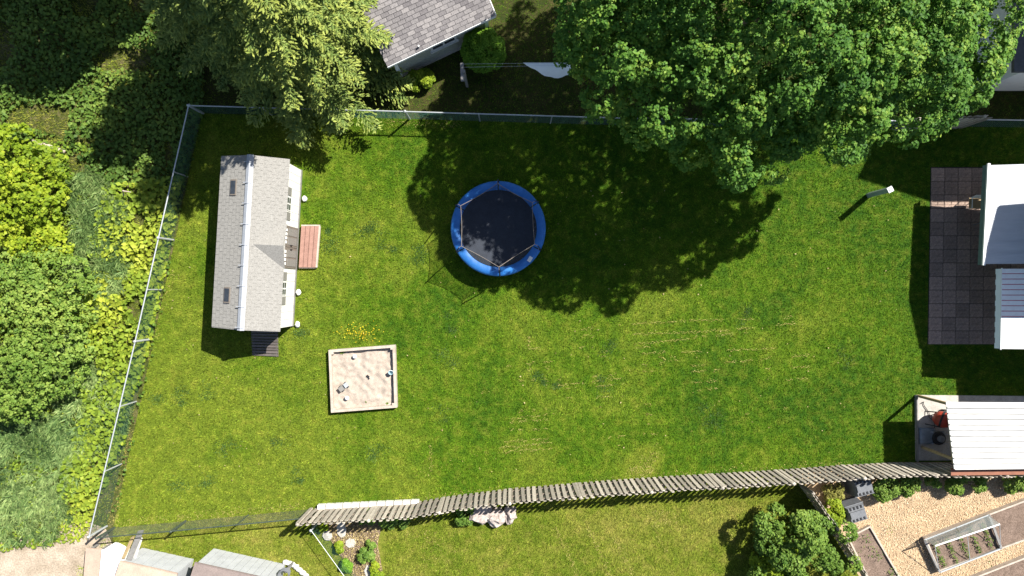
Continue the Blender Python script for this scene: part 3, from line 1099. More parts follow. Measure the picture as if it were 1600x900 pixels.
# windows with shutters
for (py_,) in ((318,), (451,)):
    f = (wB.y - P(455, py_, 1.4).y)
    c0 = Vector((wB.x, wB.y, 0)) - wdir * f + wout * .03
    wn_ = obj('window', MB().box(c0 + Vector((0, 0, 1.34)), (.52, .03, .46), ang), M['white_trim'], shed)
    for i in (-1, 1):
        for j in (-1, 1):
            obj('pane', MB().box(c0 + wdir * (i * .125) + Vector((0, 0, 1.34 + j * .105)) + wout * .018, (.19, .012, .15), ang), M['dark_glass'], wn_)
        obj('shutter', MB().box(c0 + wdir * (i * .46) + Vector((0, 0, 1.34)) + wout * .006, (.30, .025, .48), ang), M['shutter'], wn_)
obj('base_board', MB().beam(Vector((wC.x, wC.y, .06)) + wout * .035, Vector((wB.x, wB.y, .06)) + wout * .035, .05, .12), M['grey_lumber'], shed)

# planked step and ramp
S0, S1, S2, S3 = [Vector((*XY(px, py), 0)) for px, py in ((473, 354), (501, 354), (496, 418), (469, 418))]
t = thing('deck_step', 'low reddish plank step in front of the shed double door', 'step', ((S0 + S2) / 2)[:])
for i in range(4):
    u0, u1 = i / 4 + .01, (i + 1) / 4 - .015
    q = [S0 + (S1 - S0) * u0, S0 + (S1 - S0) * u1, S3 + (S2 - S3) * u1, S3 + (S2 - S3) * u0]
    obj('plank', MB().slab([p + Vector((0, 0, .20)) for p in q], .035), M['red_deck'], t)
obj('frame', MB().beam((S1 + S0) / 2 + (S1 - S0) * .55 + Vector((0, 0, .16)) + Vector((-.02, 0, 0)), (S2 + S3) / 2 + (S2 - S3) * .55 + Vector((-.02, 0, .16)), .06, .09).beam(
    S0 + Vector((0, .03, .15)), S1 + Vector((.02, .03, .15)), .05, .08).beam(S3 + Vector((0, -.01, .12)), S2 + Vector((0, -.01, .12)), .04, .08), M['pale_wood'], t)
R0, R1, R2, R3 = P(392, 512, .3), P(434, 512, .3), P(435, 558, .05), P(394, 556, .05)
t = thing('ramp', 'dark slatted wooden ramp at the lower end of the shed', 'ramp', (*((R0 + R2) / 2).xy, 0))
for i in range(10):
    u0, u1 = i / 10 + .008, (i + 1) / 10 - .02
    obj('slat', MB().slab([R0 + (R3 - R0) * u0, R1 + (R2 - R1) * u0, R1 + (R2 - R1) * u1, R0 + (R3 - R0) * u1], .03), M['ramp'], t)
for s in (.08, .92):
    a_ = R0 + (R1 - R0) * s - Vector((0, 0, .06))
    b_ = R3 + (R2 - R3) * s - Vector((0, 0, .05))
    obj('stringer', MB().beam(a_, b_, .05, .06), M['ramp'], t)
for nm, (px, py) in zip(('beside the upper shed window', 'below the lower shed window', 'at the lower corner of the shed'), ((478, 311), (468, 457), (467, 507))):
    c = Vector((*XY(px - 1, py), .07))
    tag(obj('white_stone', MB().blob(c, (.10, .13, .09), .2, px), M['white_trim'], smooth=True), 'small white round stone ' + nm, 'stone', 'white stones along the shed')

# ------------------------------------------------------------------ trampoline
TC = P(778.5, 357, .85)
tr = thing('trampoline', 'round trampoline with blue padding, black mat and net on the lawn', 'trampoline', (TC.x, TC.y, 0))
Z0 = .85
RO, RI = 1.80, 1.46
obj('jump_mat', MB().prism([(TC.x + 1.45 * math.cos(a * math.pi / 24), TC.y + 1.45 * math.sin(a * math.pi / 24)) for a in range(48)], Z0 - .02, Z0 - .01), M['mat_black'], tr)
obj('frame_ring', MB().tube([(TC.x + 1.72 * math.cos(a * math.pi / 24), TC.y + 1.72 * math.sin(a * math.pi / 24), Z0 - .03) for a in range(49)], .022, 6), M['steel'], tr)
pole_ang = [math.radians(a) for a in (90, 33, -27, -88, -150, 152)]
pole_ang_s = sorted([a % (2 * math.pi) for a in pole_ang])
for k in range(6):
    a0 = pole_ang_s[k]
    a1 = pole_ang_s[(k + 1) % 6] + (2 * math.pi if k == 5 else 0)
    pb = MB()
    n = 14
    rows = []
    for i in range(n + 1):
        f = i / n
        a = a0 + .012 + (a1 - a0 - .024) * f
        puff = .045 * (1 - (2 * f - 1) ** 8) + .008 * math.sin(i * 2.3 + k)
        prof = [(RI, .0), (RI + .07, puff * .8), ((RI + RO) / 2, puff + .006 * math.sin(i * 1.7 + k * 2)), (RO - .06, puff * .9), (RO, -.02), (RO + .005, -.11)]
        rows.append([Vector((TC.x + q * math.cos(a), TC.y + q * math.sin(a), Z0 + zz)) for q, zz in prof])
    m_ = len(rows[0])
    vs = [v for r_ in rows for v in r_]
    fs = [(i * m_ + j, i * m_ + j + 1, (i + 1) * m_ + j + 1, (i + 1) * m_ + j) for i in range(n) for j in range(m_ - 1)]
    # underside gives it thickness
    off = len(vs)
    vs += [v - Vector((0, 0, .025)) for v in vs]
    fs += [tuple(off + i for i in f[::-1]) for f in fs]
    pb.add(vs, fs)
    pd = obj('pad', pb, M['blue'], tr, smooth=True)
    if k == 5:
        lab = pd
    aa = (a0 + a1) / 2
    # leg: U shape under each segment
    p0 = Vector((TC.x + 1.72 * math.cos(aa - .22), TC.y + 1.72 * math.sin(aa - .22), 0))
    p1 = Vector((TC.x + 1.72 * math.cos(aa + .22), TC.y + 1.72 * math.sin(aa + .22), 0))
    obj('leg', MB().tube([p0 + Vector((0, 0, Z0 - .04)), p0 + Vector((0, 0, .03)), p1 + Vector((0, 0, .03)), p1 + Vector((0, 0, Z0 - .04))], .022, 6), M['steel'], tr)
HN = 2.2
cor = []
for a in pole_ang_s:
    p0 = Vector((TC.x + 1.80 * math.cos(a), TC.y + 1.80 * math.sin(a), 0))
    p1 = Vector((TC.x + 1.60 * math.cos(a), TC.y + 1.60 * math.sin(a), HN))
    obj('net_pole', MB().tube([p0 + Vector((0, 0, .1)), p0 + Vector((0, 0, 1.2)), p1], .021, 8), M['foam'], tr)
    cor.append((Vector((TC.x + 1.50 * math.cos(a), TC.y + 1.50 * math.sin(a), HN - .03)), p1, a))
for k in range(6):
    c0, c1 = cor[k][0], cor[(k + 1) % 6][0]
    a0 = cor[k][2]
    a1 = cor[(k + 1) % 6][2]
    if a1 < a0:
        a1 += 2 * math.pi
    nb = MB()
    rows = []
    n = 10
    top = []
    for i in range(n + 1):
        f = i / n
        a = a0 + (a1 - a0) * f
        bot = Vector((TC.x + 1.45 * math.cos(a), TC.y + 1.45 * math.sin(a), Z0 + .0))
        tp = c0 * (1 - f) + c1 * f
        sag = math.sin(math.pi * f)
        tp = tp + (Vector((TC.x, TC.y, tp.z)) - tp).normalized() * .02 * sag - Vector((0, 0, .10 * sag))
        md = (bot + tp) / 2 + (Vector((TC.x, TC.y, 0)) - Vector((tp.x, tp.y, 0))).normalized() * .04 * sag
        rows.append([bot, md, tp])
        top.append(tp)
    vs = [v for r_ in rows for v in r_]
    nb.add(vs, [(i * 3 + j, i * 3 + j + 1, i * 3 + 4 + j, i * 3 + 3 + j) for i in range(n) for j in range(2)])
    np_ = obj('net_panel', nb, M['net'], tr, smooth=True)
    obj('hem', MB().tube(top, .011, 5), M['hem'], np_)
    obj('tie', MB().tube([c0, cor[k][1]], .007, 5), M['hem'], np_)
lc = P(828, 405, Z0 + .05)
obj('care_label', MB().box(lc + Vector((0, 0, .012)), (.14, .21, .008), math.radians(-32)), M['white'], tr)
tr.rotation_euler = (0, 0, 0)

# ------------------------------------------------------------------ sandbox
Q = [Vector((*XY(px, py), 0)) for px, py in ((516, 546), (619, 538), (622, 635), (520, 643))]
sbx = thing('sandbox', 'square pale wooden sandbox filled with sand on the lawn', 'sandbox', ((Q[0] + Q[2]) / 2)[:])
ZS = .27
cen = (Q[0] + Q[2]) / 2
for i in range(4):
    a_, b_ = Q[i], Q[(i + 1) % 4]
    inn = ((cen - (a_ + b_) / 2)).normalized() * .05
    d_ = (b_ - a_).normalized()
    obj('board', MB().beam(a_ + inn + d_ * .10 + Vector((0, 0, ZS / 2)), b_ + inn - d_ * .0 + Vector((0, 0, ZS / 2)), .10, ZS), M['pale_wood'], sbx)
    obj('corner_block', MB().box(a_ + (cen - a_).normalized() * .17 + Vector((0, 0, ZS / 2 + .005)), (.12, .12, ZS), .06), M['pale_wood'], sbx)
sg = MB()
n = 44
vs = []
for j in range(n + 1):
    for i in range(n + 1):
        u, v = .02 + .96 * i / n, .02 + .96 * j / n
        p_ = (Q[0] * (1 - u) + Q[1] * u) * (1 - v) + (Q[3] * (1 - u) + Q[2] * u) * v
        zz = .085 + .05 * mnoise.noise(p_ * 1.7) + .05 * mnoise.noise(p_ * 5) - .03 * max(0, mnoise.noise(p_ * 9)) 
        vs.append(Vector((p_.x, p_.y, zz)))
sg.add(vs, [(j * (n + 1) + i, (j + 1) * (n + 1) + i, (j + 1) * (n + 1) + i + 1, j * (n + 1) + i + 1) for j in range(n) for i in range(n)])
so = obj('sand', sg, M['sand'], sbx, smooth=True)
for nm, (px, py), mm, zz in (('near the upper board inside the sandbox', (554, 557), 'white', .17), ('in the lower left part of the sandbox', (542, 622), 'white', .17)):
    tag(obj('ball', MB().blob(P(px, py, zz), .085, 0, 1, 14, 9), M[mm], smooth=True), 'white ball ' + nm, 'ball', 'balls in the sandbox')
t = thing('bucket', 'small pale blue bucket at the right board of the sandbox', 'bucket', (*P(612, 581, .2).xy, .1))
c = P(612, 581, .12)
obj('shell', MB().lathe(c, [(.07, 0), (.09, .2), (.095, .2), (.085, .19), (.06, .03)], 14), mat('pale_blue_plastic', (.35, .50, .56), rough=.4), t)
obj('handle', MB().tube([c + Vector((.09 * math.cos(a), .09 * math.sin(a) * .6 + .03, .2 + .05 * math.sin(a))) for a in np.linspace(0, math.pi, 7)], .008, 5), M['white'], t)
# toy truck
c = P(538, 604, .13)
t = thing('toy_truck', 'grey toy dump truck on the sand', 'toy truck', (c.x, c.y, .09))
za = math.radians(38)
R_ = Matrix.Rotation(za, 3, 'Z')
obj('bed', MB().box(c + R_ @ Vector((-.09, 0, .06)), (.22, .19, .08), za).box(c + R_ @ Vector((-.09, .085, .11)), (.22, .02, .05), za).box(c + R_ @ Vector((-.09, -.085, .11)), (.22, .02, .05), za).box(
    c + R_ @ Vector((-.2, 0, .11)), (.02, .19, .05), za), M['shutter'], t)
obj('cab', MB().box(c + R_ @ Vector((.11, 0, .09)), (.13, .17, .16), za), M['galv'], t)
for s in (-1, 1):
    for x_ in (-.13, .11):
        w0 = c + R_ @ Vector((x_, s * .09, 0))
        obj('wheel', MB().tube([w0, w0 + R_ @ Vector((0, s * .035, 0))], .045, 10), M['black'], t)
c = P(575, 588, .12)
t = thing('toy_digger', 'tiny dark toy digger in the middle of the sandbox', 'toy', (c.x, c.y, .09))
obj('body', MB().box(c, (.12, .06, .06), -.7), M['black'], t)
obj('arm', MB().beam(c, c + Vector((.07, -.09, .05)), .02, .03), M['black'], t)
r2 = np.random.default_rng(4)
for nm, (px, py), n, s in (('in the upper left corner of the sandbox', (535, 549), 46, .09), ('in the lower right corner of the sandbox', (605, 630), 14, .05), ('at the lower board of the sandbox', (572, 628), 10, .04)):
    c = P(px, py, .1)
    a_ = r2.uniform(0, 6.28, n)
    tn_ = np.stack([np.cos(a_) * 1.5, np.sin(a_), r2.uniform(.1, .5, n)], 1)
    L_ = r2.uniform(.8, 1.6, n) * s
    V, Fc, T = leaves(np.array([[c.x, c.y, .12]]) + unit(tn_) * L_[:, None] * .48, np.array([[0, 0, 1.0]]) + r2.normal(0, .3, (n, 3)), L_, L_ * .4, r2.random(n), tan=tn_)
    tag(link('weed', npmesh('weed', V, Fc, T), M['shrub']), 'green weed sprouting ' + nm, 'weed')

# ------------------------------------------------------------------ post on the lawn
c = Vector((*XY(1357, 305), 0))
t = thing('lawn_post', 'single pale green post with white cap standing on the lawn', 'post', c[:])
obj('shaft', MB().box(c + Vector((0, 0, .76)), (.17, .17, 1.52), .5), M['green_post'], t)
obj('cap', MB().box(c + Vector((0, 0, 1.535)), (.20, .20, .03), .5).lathe(c + Vector((0, 0, 1.55)), [(.12, 0), (.02, .05)], 4), M['white'], t)

# ------------------------------------------------------------------ house at the right edge with its awnings
house = thing('house', 'house at the right edge with pale awnings over the patio', 'house', (*XY(1612, 480), 0))
obj('wall', MB().prism([XY(1614, 275), XY(1614, 470), XY(1630, 470), XY(1630, 530), XY(1950, 530), XY(1950, 275)], 0, 4.5), M['house_wall'], house)
obj('roof', MB().prism([XY(1566, 276), XY(1546, 362), XY(1562, 437), XY(1600, 440), XY(1621, 480), XY(1621, 543), XY(2000, 543), XY(2000, 276)], 4.5, 4.62).add(  # unseen roof, outline shaped for the shade it drops on awnings and patio
    [(*XY(1605, 276), 4.6), (*XY(1622, 540), 4.6), (*XY(1990, 276), 4.6), (*XY(1990, 540), 4.6), (*XY(1800, 380), 6.0), (*XY(1800, 440), 6.0)],
    [(0, 4, 5, 1), (2, 3, 5, 4), (0, 2, 4), (1, 5, 3)]), M['dark_roof'], house)
# grey awning
g0, g1 = P(1546, 258, 2.08), P(1538, 412, 2.08)
h0, h1 = Vector((XY(1612, 0)[0], g0.y + .02, 2.5)), Vector((XY(1612, 0)[0], g1.y, 2.5))
aw = thing('awning', 'pale grey flat awning over the upper part of the patio', 'awning', (g0.x, (g0.y + g1.y) / 2, 0))
nrib = 9
for i in range(nrib):
    u0, u1 = i / nrib, (i + 1) / nrib
    q = [g0 + (g1 - g0) * u0, g0 + (g1 - g0) * u1, h0 + (h1 - h0) * u1, h0 + (h1 - h0) * u0]
    obj('panel', MB().slab(q, .03), M['grey_awning'], aw)
    e_ = g0 + (g1 - g0) * u1
    f_ = h0 + (h1 - h0) * u1
    obj('seam', MB().beam(e_ + Vector((0, 0, .004)), f_ + Vector((0, 0, .004)), .02, .012), M['grey_awning'], aw)
obj('gutter', MB().beam(g0 + Vector((-.03, .06, .0)), g1 + Vector((-.03, -.06, .0)), .09, .07), M['white'], aw)
obj('valance', MB().beam(g0 + Vector((-.03, .03, -.16)), g1 + Vector((-.03, -.03, -.16)), .03, .26), M['teal'], aw)
for u in (.04, .96):
    c = g0 + (g1 - g0) * u
    obj('support_arm', MB().tube([Vector((XY(1613, 0)[0], c.y, 1.9)), Vector((c.x + .05, c.y, 2.03))], .02, 8), M['white'], aw)
# striped awning
g0, g1 = P(1566, 420, 2.22), P(1564, 545, 2.22)
h0, h1 = Vector((XY(1612, 0)[0], g0.y, 2.55)), Vector((XY(1622, 0)[0], g1.y, 2.55))
aw = thing('striped_awning', 'white awning with thin red stripes over the lower patio', 'awning', (g0.x, (g0.y + g1.y) / 2, 0))
nrib = 15
for i in range(nrib):
    u0, u1 = i / nrib, (i + 1) / nrib
    a_, b_ = g0 + (g1 - g0) * u0, g0 + (g1 - g0) * u1
    c_, d_ = h0 + (h1 - h0) * u1, h0 + (h1 - h0) * u0
    sl = obj('slat', MB().slab([a_, b_, c_, d_], .03), M['white'], aw)
    if i < 9:
        k_ = .85
        obj('red_stripe', MB().slab([a_ + (b_ - a_) * k_ + Vector((0, 0, .004)), b_ + Vector((0, 0, .004)), c_ + Vector((0, 0, .004)), d_ + (c_ - d_) * k_ + Vector((0, 0, .004))], .01), M['red_stripe'], sl)
    dn = Vector((-.07, 0, -.24 + .03 * (i % 2)))
    obj('valance_flap', MB().slab([a_ + Vector((-.01, 0, 0)), b_ + Vector((-.01, 0, 0)), b_ + dn, a_ + dn], .015), M['cloth'], sl)
obj('front_bar', MB().tube([g0 + Vector((0, .03, -.02)), g1 + Vector((0, -.03, -.02))], .025, 7), M['white'], aw)
# patio chair and table
c = Vector((*XY(1511, 320), .012))
t = thing('patio_chair', 'metal patio chair half under the grey awning', 'chair', c[:])
for dx, dy in ((-.22, -.2), (.22, -.2), (-.22, .2), (.22, .2)):
    obj('leg', MB().tube([c + Vector((dx, dy, .0)), c + Vector((dx * .95, dy * .95, .44))], .014, 6), M['steel'], t)
obj('seat', MB().box(c + Vector((0, 0, .45)), (.46, .42, .03)), M['lumber'], t)
obj('backrest', MB().box(c + Vector((0, .23, .68)), (.44, .02, .34), 0, -.2), M['white'], t)
for s in (-1, 1):
    obj('armrest', MB().tube([c + Vector((s * .24, -.2, .44)), c + Vector((s * .24, -.2, .64)), c + Vector((s * .24, .22, .66))], .016, 6), M['white'], t)
c = Vector((*XY(1532, 343), .012))
t = thing('patio_table', 'round tan patio table under the grey awning', 'table', c[:])
obj('top', MB().lathe(c + Vector((0, 0, .68)), [(.42, 0), (.45, .015), (.44, .03)], 20), M['lumber'], t)
for k in range(4):
    a = k * math.pi / 2 + .6
    obj('leg', MB().tube([c + Vector((.36 * math.cos(a), .36 * math.sin(a), 0)), c + Vector((.25 * math.cos(a), .25 * math.sin(a), .68))], .016, 6), M['steel'], t)

# ------------------------------------------------------------------ open shelter with white roof
sl = thing('lean_to_shelter', 'open wooden shelter with bright white ribbed roof at the right edge', 'shelter', (*XY(1530, 670), 0))
obj('slab', MB().prism([XY(1429, 617), XY(1640, 619), XY(1640, 719), XY(1430, 719)], -.05, .05), M['concrete'], sl)
c0, c1 = P(1478, 628, 1.88), P(1491, 733, 2.05)
d0, d1 = P(1640, 629, 1.88), P(1660, 731, 2.05)
for i in range(12):
    u0, u1 = i / 12, (i + 1) / 12
    rp_ = obj('roof_panel', MB().slab([c0 + (c1 - c0) * u0, c0 + (c1 - c0) * u1, d0 + (d1 - d0) * u1, d0 + (d1 - d0) * u0], .03), M['white_roof'], sl)
    obj('seam', MB().beam(c0 + (c1 - c0) * u1 + Vector((0, 0, .03)), d0 + (d1 - d0) * u1 + Vector((0, 0, .03)), .022, .065), M['white_roof'], rp_)
for (bx_, by_), tp in (((1431, 617), c0), ((1438, 697), P(1487, 720, 2.0)), ((1600, 618), P(1690, 632, 1.9))):
    b_ = Vector((*XY(bx_ + 1.5, by_ + 1), .05))
    obj('post', MB().beam(b_, Vector((b_.x, b_.y, tp.z - .06)), .09, .09), M['lumber'], sl)
a_ = P(1481, 632, 1.80); b_ = P(1490, 725, 1.92)
obj('beam', MB().beam(a_, b_, .05, .10), M['lumber'], sl)
obj('sill_board', MB().beam(Vector((*XY(1430, 617), .10)), Vector((*XY(1431, 720), .10)), .05, .10), M['grey_lumber'], sl)
obj('fascia', MB().beam(c1 + Vector((0, -.03, -.12)), d1 + Vector((0, -.03, -.12)), .02, .22).beam(c1 + Vector((.02, -.16, -.22)), d1 + Vector((0, -.16, -.22)), .26, .02), M['brick_red'], sl)
# what is kept underneath: mixer drum, mower, tarp
c = Vector((*XY(1457, 652), .05))
t = thing('cement_mixer', 'round red drum machine under the white roofed shelter', 'mixer', c[:])
Mx = Matrix.Rotation(math.radians(48), 3, 'Y') @ Matrix.Rotation(.3, 3, 'X')
obj('drum', MB().lathe(c + Vector((.05, .02, .48)), [(.15, -.30), (.28, -.16), (.31, 0), (.30, .12), (.19, .32), (.17, .32)], 20, M=Mx), M['red'], t, smooth=True)
obj('drum_ring', MB().lathe(c + Vector((.05, .02, .48)), [(.315, -.03), (.33, -.02), (.33, .03), (.315, .04)], 20, M=Mx), M['black'], t)
for s in (-1, 1):
    obj('stand_leg', MB().tube([c + Vector((-.32, s * .25, 0)), c + Vector((0, s * .28, .5)), c + Vector((.36, s * .25, 0))], .022, 6), M['black'], t)
    obj('wheel', MB().tube([c + Vector((.36, s * .27, .1)), c + Vector((.36, s * .33, .1))], .1, 12), M['black'], t)
c = Vector((*XY(1462, 683), .05))
t = thing('lawn_mower', 'dark push mower below the red drum in the shelter', 'mower', c[:])
obj('deck', MB().lathe(c + Vector((0, 0, .10)), [(.24, 0), (.27, .05), (.24, .12), (.1, .15)], 12), M['black'], t)
obj('engine', MB().lathe(c + Vector((0, 0, .24)), [(.13, 0), (.13, .10), (.08, .15)], 10), M['compost'], t)
for dx, dy in ((-.2, -.2), (.2, -.2), (-.2, .2), (.2, .2)):
    obj('wheel', MB().tube([c + Vector((dx, dy, .08)), c + Vector((dx, dy * 1.25, .08))], .085, 10), M['steel'], t)
obj('handle', MB().tube([c + Vector((.2, -.18, .2)), c + Vector((.75, -.18, .85)), c + Vector((.75, .18, .85)), c + Vector((.2, .18, .2))], .014, 6), M['steel'], t)
g = MB()
vs = []
c = Vector((*XY(1434, 668), .05))
for j in range(7):
    for i in range(7):
        v = c + Vector((.62 * i / 6, -.62 * j / 6, .06 + .10 * abs(mnoise.noise(Vector((i * .7, j * .6, 3))))))
        vs.append(v)
n0 = len(vs)
vs += [Vector((v.x, v.y, .055)) for v in vs]
fs = [(j * 7 + i, (j + 1) * 7 + i, (j + 1) * 7 + i + 1, j * 7 + i + 1) for j in range(6) for i in range(6)]
fs += [tuple(n0 + q for q in f[::-1]) for f in fs]
rim = [i for i in range(7)] + [7 * j + 6 for j in range(1, 7)] + [42 + i for i in range(5, -1, -1)] + [7 * j for j in range(5, 0, -1)]
fs += [(rim[i], rim[(i + 1) % 24], n0 + rim[(i + 1) % 24], n0 + rim[i]) for i in range(24)]
tag(obj('tarp', g.add(vs, fs), M['tarp'], smooth=True), 'crumpled blue grey tarp on the shelter slab', 'tarp')
c = Vector((*XY(1437, 630), .06))
tag(obj('hose', MB().tube([c + Vector((.30 * f + .05 * math.sin(9 * f), .10 * math.sin(5 * f) - .35 * f * f, .03)) for f in np.linspace(0, 2, 22)], .014, 6), M['black']), 'dark hose lying on the slab beside the red drum', 'hose')

# ------------------------------------------------------------------ neighbour's garage at the top
ZG = 2.25
ge0, ge1 = P(605, 104, ZG), P(774, 24, ZG)
gd = (ge1 - ge0).normalized()
gu = Vector((-gd.y, gd.x, 0))
depth = 6.4
gar = thing('garage', 'sage sided garage with grey shingle roof behind the top fence', 'garage', (*((ge0 + ge1) / 2).xy, 0))
rise = 1.25
r0 = ge0 + gu * (depth / 2) + Vector((0, 0, rise))
r1 = ge1 + gu * (depth / 2) + Vector((0, 0, rise))
b0 = ge0 + gu * depth
b1 = ge1 + gu * depth
w0 = ge0 + gd * .28 + gu * .28; w1 = ge1 - gd * .28 + gu * .28
w2 = b1 - gd * .28 - gu * .28; w3 = b0 + gd * .28 - gu * .28
obj('wall', MB().prism([w.xy for w in (w0, w1, w2, w3)], 0, ZG - .02), M['sage'], gar)
ga = math.atan2(gd.y, gd.x)
for i in range(14):
    z = .22 + i * .14
    obj('siding_board', MB().box(Vector((*((w0 + w1) / 2).xy, z)) - gu * .012, ((w1 - w0).length, .02, .132), ga, .10), M['sage'], gar)
obj('foundation', MB().box(Vector((*((w0 + w1) / 2).xy, .08)) - gu * .03, ((w1 - w0).length + .04, .08, .16), ga), M['concrete'], gar)
for w in (w0, w1):
    obj('corner_trim', MB().box(Vector((w.x, w.y, 1.15)) - gu * .02, (.14, .12, 2.1), ga), M['house_wall'], gar)
gr = obj('roof', MB().slab([ge0, ge1, r1, r0], .08).slab([r0, r1, b1, b0], .08), M['shingle'], gar)
gg = MB()
for (a_, b_, c_) in ((w0, w3, r0 + gd * .28), (w1, w2, r1 - gd * .28)):
    q = [Vector((a_.x, a_.y, ZG - .02)), Vector((b_.x, b_.y, ZG - .02)), Vector((c_.x, c_.y, ZG + rise - .12))]
    n_ = gd * .03
    gg.add([q[0] - n_, q[1] - n_, q[2] - n_, q[0] + n_, q[1] + n_, q[2] + n_], [(0, 1, 2), (5, 4, 3), (0, 3, 4, 1), (1, 4, 5, 2), (2, 5, 3, 0)])
obj('gable', gg, M['sage'], gar)


def tinted_shingle():
    m, n, l, b = new_mat('grey_shingle_tab')
    at = n.new('ShaderNodeAttribute')
    at.attribute_name = 'tint'
    rp_ = ramp(n, [(0, (.11, .10, .105)), (.5, (.185, .172, .172)), (1, (.26, .24, .235))])
    l.new(at.outputs['Fac'], rp_.inputs['Fac'])
    tc = n.new('ShaderNodeTexCoord')
    nz = n.new('ShaderNodeTexNoise')
    nz.inputs['Scale'].default_value = 30
    nz.inputs['Detail'].default_value = 4
    l.new(tc.outputs['Object'], nz.inputs['Vector'])
    r2_ = ramp(n, [(.3, (.7, .7, .7)), (.7, (1.2, 1.2, 1.2))])
    l.new(nz.outputs['Fac'], r2_.inputs['Fac'])
    mx = n.new('ShaderNodeMix')
    mx.data_type = 'RGBA'
    mx.blend_type = 'MULTIPLY'
    mx.inputs['Factor'].default_value = 1
    l.new(rp_.outputs['Color'], mx.inputs['A'])
    l.new(r2_.outputs['Color'], mx.inputs['B'])
    l.new(mx.outputs['Result'], b.inputs['Base Color'])
    b.inputs['Roughness'].default_value = .95
    b.inputs['Specular IOR Level'].default_value = .1
    return m


M['tab'] = tinted_shingle()


def add_tints(o, per=6, seed=0, lo=.15, hi=.9):
    rr = np.random.default_rng(seed)
    n = len(o.data.vertices)
    a = o.data.attributes.new('tint', 'FLOAT', 'POINT')
    a.data.foreach_set('value', np.repeat(rr.uniform(lo, hi, n // per + 1), per)[:n].astype(np.float32))


for k, (q0, q1, q2, q3) in enumerate(((ge0, ge1, r1, r0), (b1, b0, r0, r1))):
    o = obj('shingles', shingle_courses(q0 + up3, q1 + up3, q2 + up3, q3 + up3, 23, 15, th=.014, seed=5 + k), M['tab'], gr, kind='stuff')
    add_tints(o, 6, 3 + k)
obj('fascia', MB().beam(ge0 - Vector((0, 0, .06)) - gu * .02, ge1 - Vector((0, 0, .06)) - gu * .02, .03, .12).beam(ge1 - Vector((0, 0, .05)) + gd * .03, r1 - Vector((0, 0, .05)) + gd * .03, .03, .12), M['house_wall'], gar)
obj('ridge_cap', MB().beam(r0 + Vector((0, 0, .02)), r1 + Vector((0, 0, .02)), .26, .03), M['shingle'], gar)
# window
wc = P(693, 67, 1.45)
f = (wc - w0).dot(gd)
wc = Vector((w0.x, w0.y, 1.42)) + gd * f - gu * .03
wi = obj('window', MB().box(wc, (1.05, .06, .62), ga), M['white_trim'], gar)
for s in (-1, 1):
    obj('pane', MB().box(wc + gd * (s * .24) - gu * .03, (.40, .02, .44), ga), M['dark_glass'], wi)
obj('sill', MB().box(wc - Vector((0, 0, .33)) - gu * .05, (1.15, .10, .05), ga), M['white_trim'], wi)
vc = ge0 + (ge1 - ge0) * .31 + gu * .12 + Vector((0, 0, .08))
obj('vent_pipe', MB().tube([vc, vc + Vector((0, 0, .12))], .03, 8), M['white'], gar)

# clothes-line post, line and sheet
c = P(725, 112, 1.8); c.z = 0
cl = thing('clothesline', 'grey clothesline post with crossarm and thin wires beside round shrub', 'clothesline', c[:])
hp = 1.9
obj('post', MB().beam(c, c + Vector((0, 0, hp)), .09, .09), M['grey_lumber'], cl)
obj('crossarm', MB().beam(c + Vector((-.05, -.33, hp - .15)), c + Vector((-.08, .33, hp - .15)), .13, .08), M['grey_lumber'], cl)
far = P(1010, 103, 1.85)
for s in (.16, .28):
    obj('line', MB().tube([c + Vector((-.05, s, hp - .1)), Vector((far.x, far.y + s * .5, 1.86))], .0035, 5), M['galv'], cl)
obj('far_post', MB().beam(Vector((far.x, far.y, 0)), Vector((far.x, far.y, 1.9)), .09, .09), M['grey_lumber'], cl)
s0, s1 = P(818, 103, 1.78), P(897, 103, 1.78)
g = MB()
vs = []
n = 14
for i in range(n + 1):
    f = i / n
    top = s0 + (s1 - s0) * f
    drop = .75 * min(1, f * 1.6) * (1 if f < .8 else 1 - (f - .8) * 1.6)
    bow = .16 * math.sin(math.pi * min(1, f * 1.2)) + .03 * math.sin(f * 19)
    for j in range(7):
        w = j / 6
        vs.append(top + Vector((.02 * math.sin(6 * w + 8 * f), .12 - (bow + .36 * min(1, f * 1.5)) * w * (1.0 - .15 * w), -drop * w * w * .8)))
n0 = len(vs)
vs += [v - Vector((0, 0, .008)) for v in vs]
fs = [(i * 7 + j, (i + 1) * 7 + j, (i + 1) * 7 + j + 1, i * 7 + j + 1) for i in range(n) for j in range(6)]
fs += [tuple(n0 + q for q in f_[::-1]) for f_ in fs]
tag(obj('bed_sheet', g.add(vs, fs), M['cloth'], smooth=True), 'white sheet hanging on the clothesline left of the maple', 'sheet')

# ------------------------------------------------------------------ white walled house at the top right
nh = thing('neighbour_house', 'white walled house with dark eave at the top right corner', 'house', (*XY(1580, 140), 0))
obj('wall', MB().prism([XY(1527, 142), XY(1612, 142), XY(1612, 20), XY(1527, 20)], 0, 2.62), M['house_wall'], nh)
e = [P(1578, 112, 2.7), None]
el_ = XY(1503, 147)
obj('roof', MB().prism([(el_[0], el_[1]), (XY(1613, 0)[0], el_[1]), (XY(1613, 0)[0], XY(0, 10)[1]), (el_[0], XY(0, 10)[1])], 2.64, 2.78), M['dark_roof'], nh)
obj('wall', MB().prism([XY(1614, 182), XY(1614, -90), XY(1900, -90), XY(1900, 182)], 0, 5.2), M['house_wall'], nh)  # added unseen taller block, with roof and gable below, shaped for its lawn shadow
xa, xb = XY(1604, 0)[0], XY(1920, 0)[0]
ya, yb, yc = XY(0, 190)[1], XY(0, 52)[1], XY(0, -95)[1]
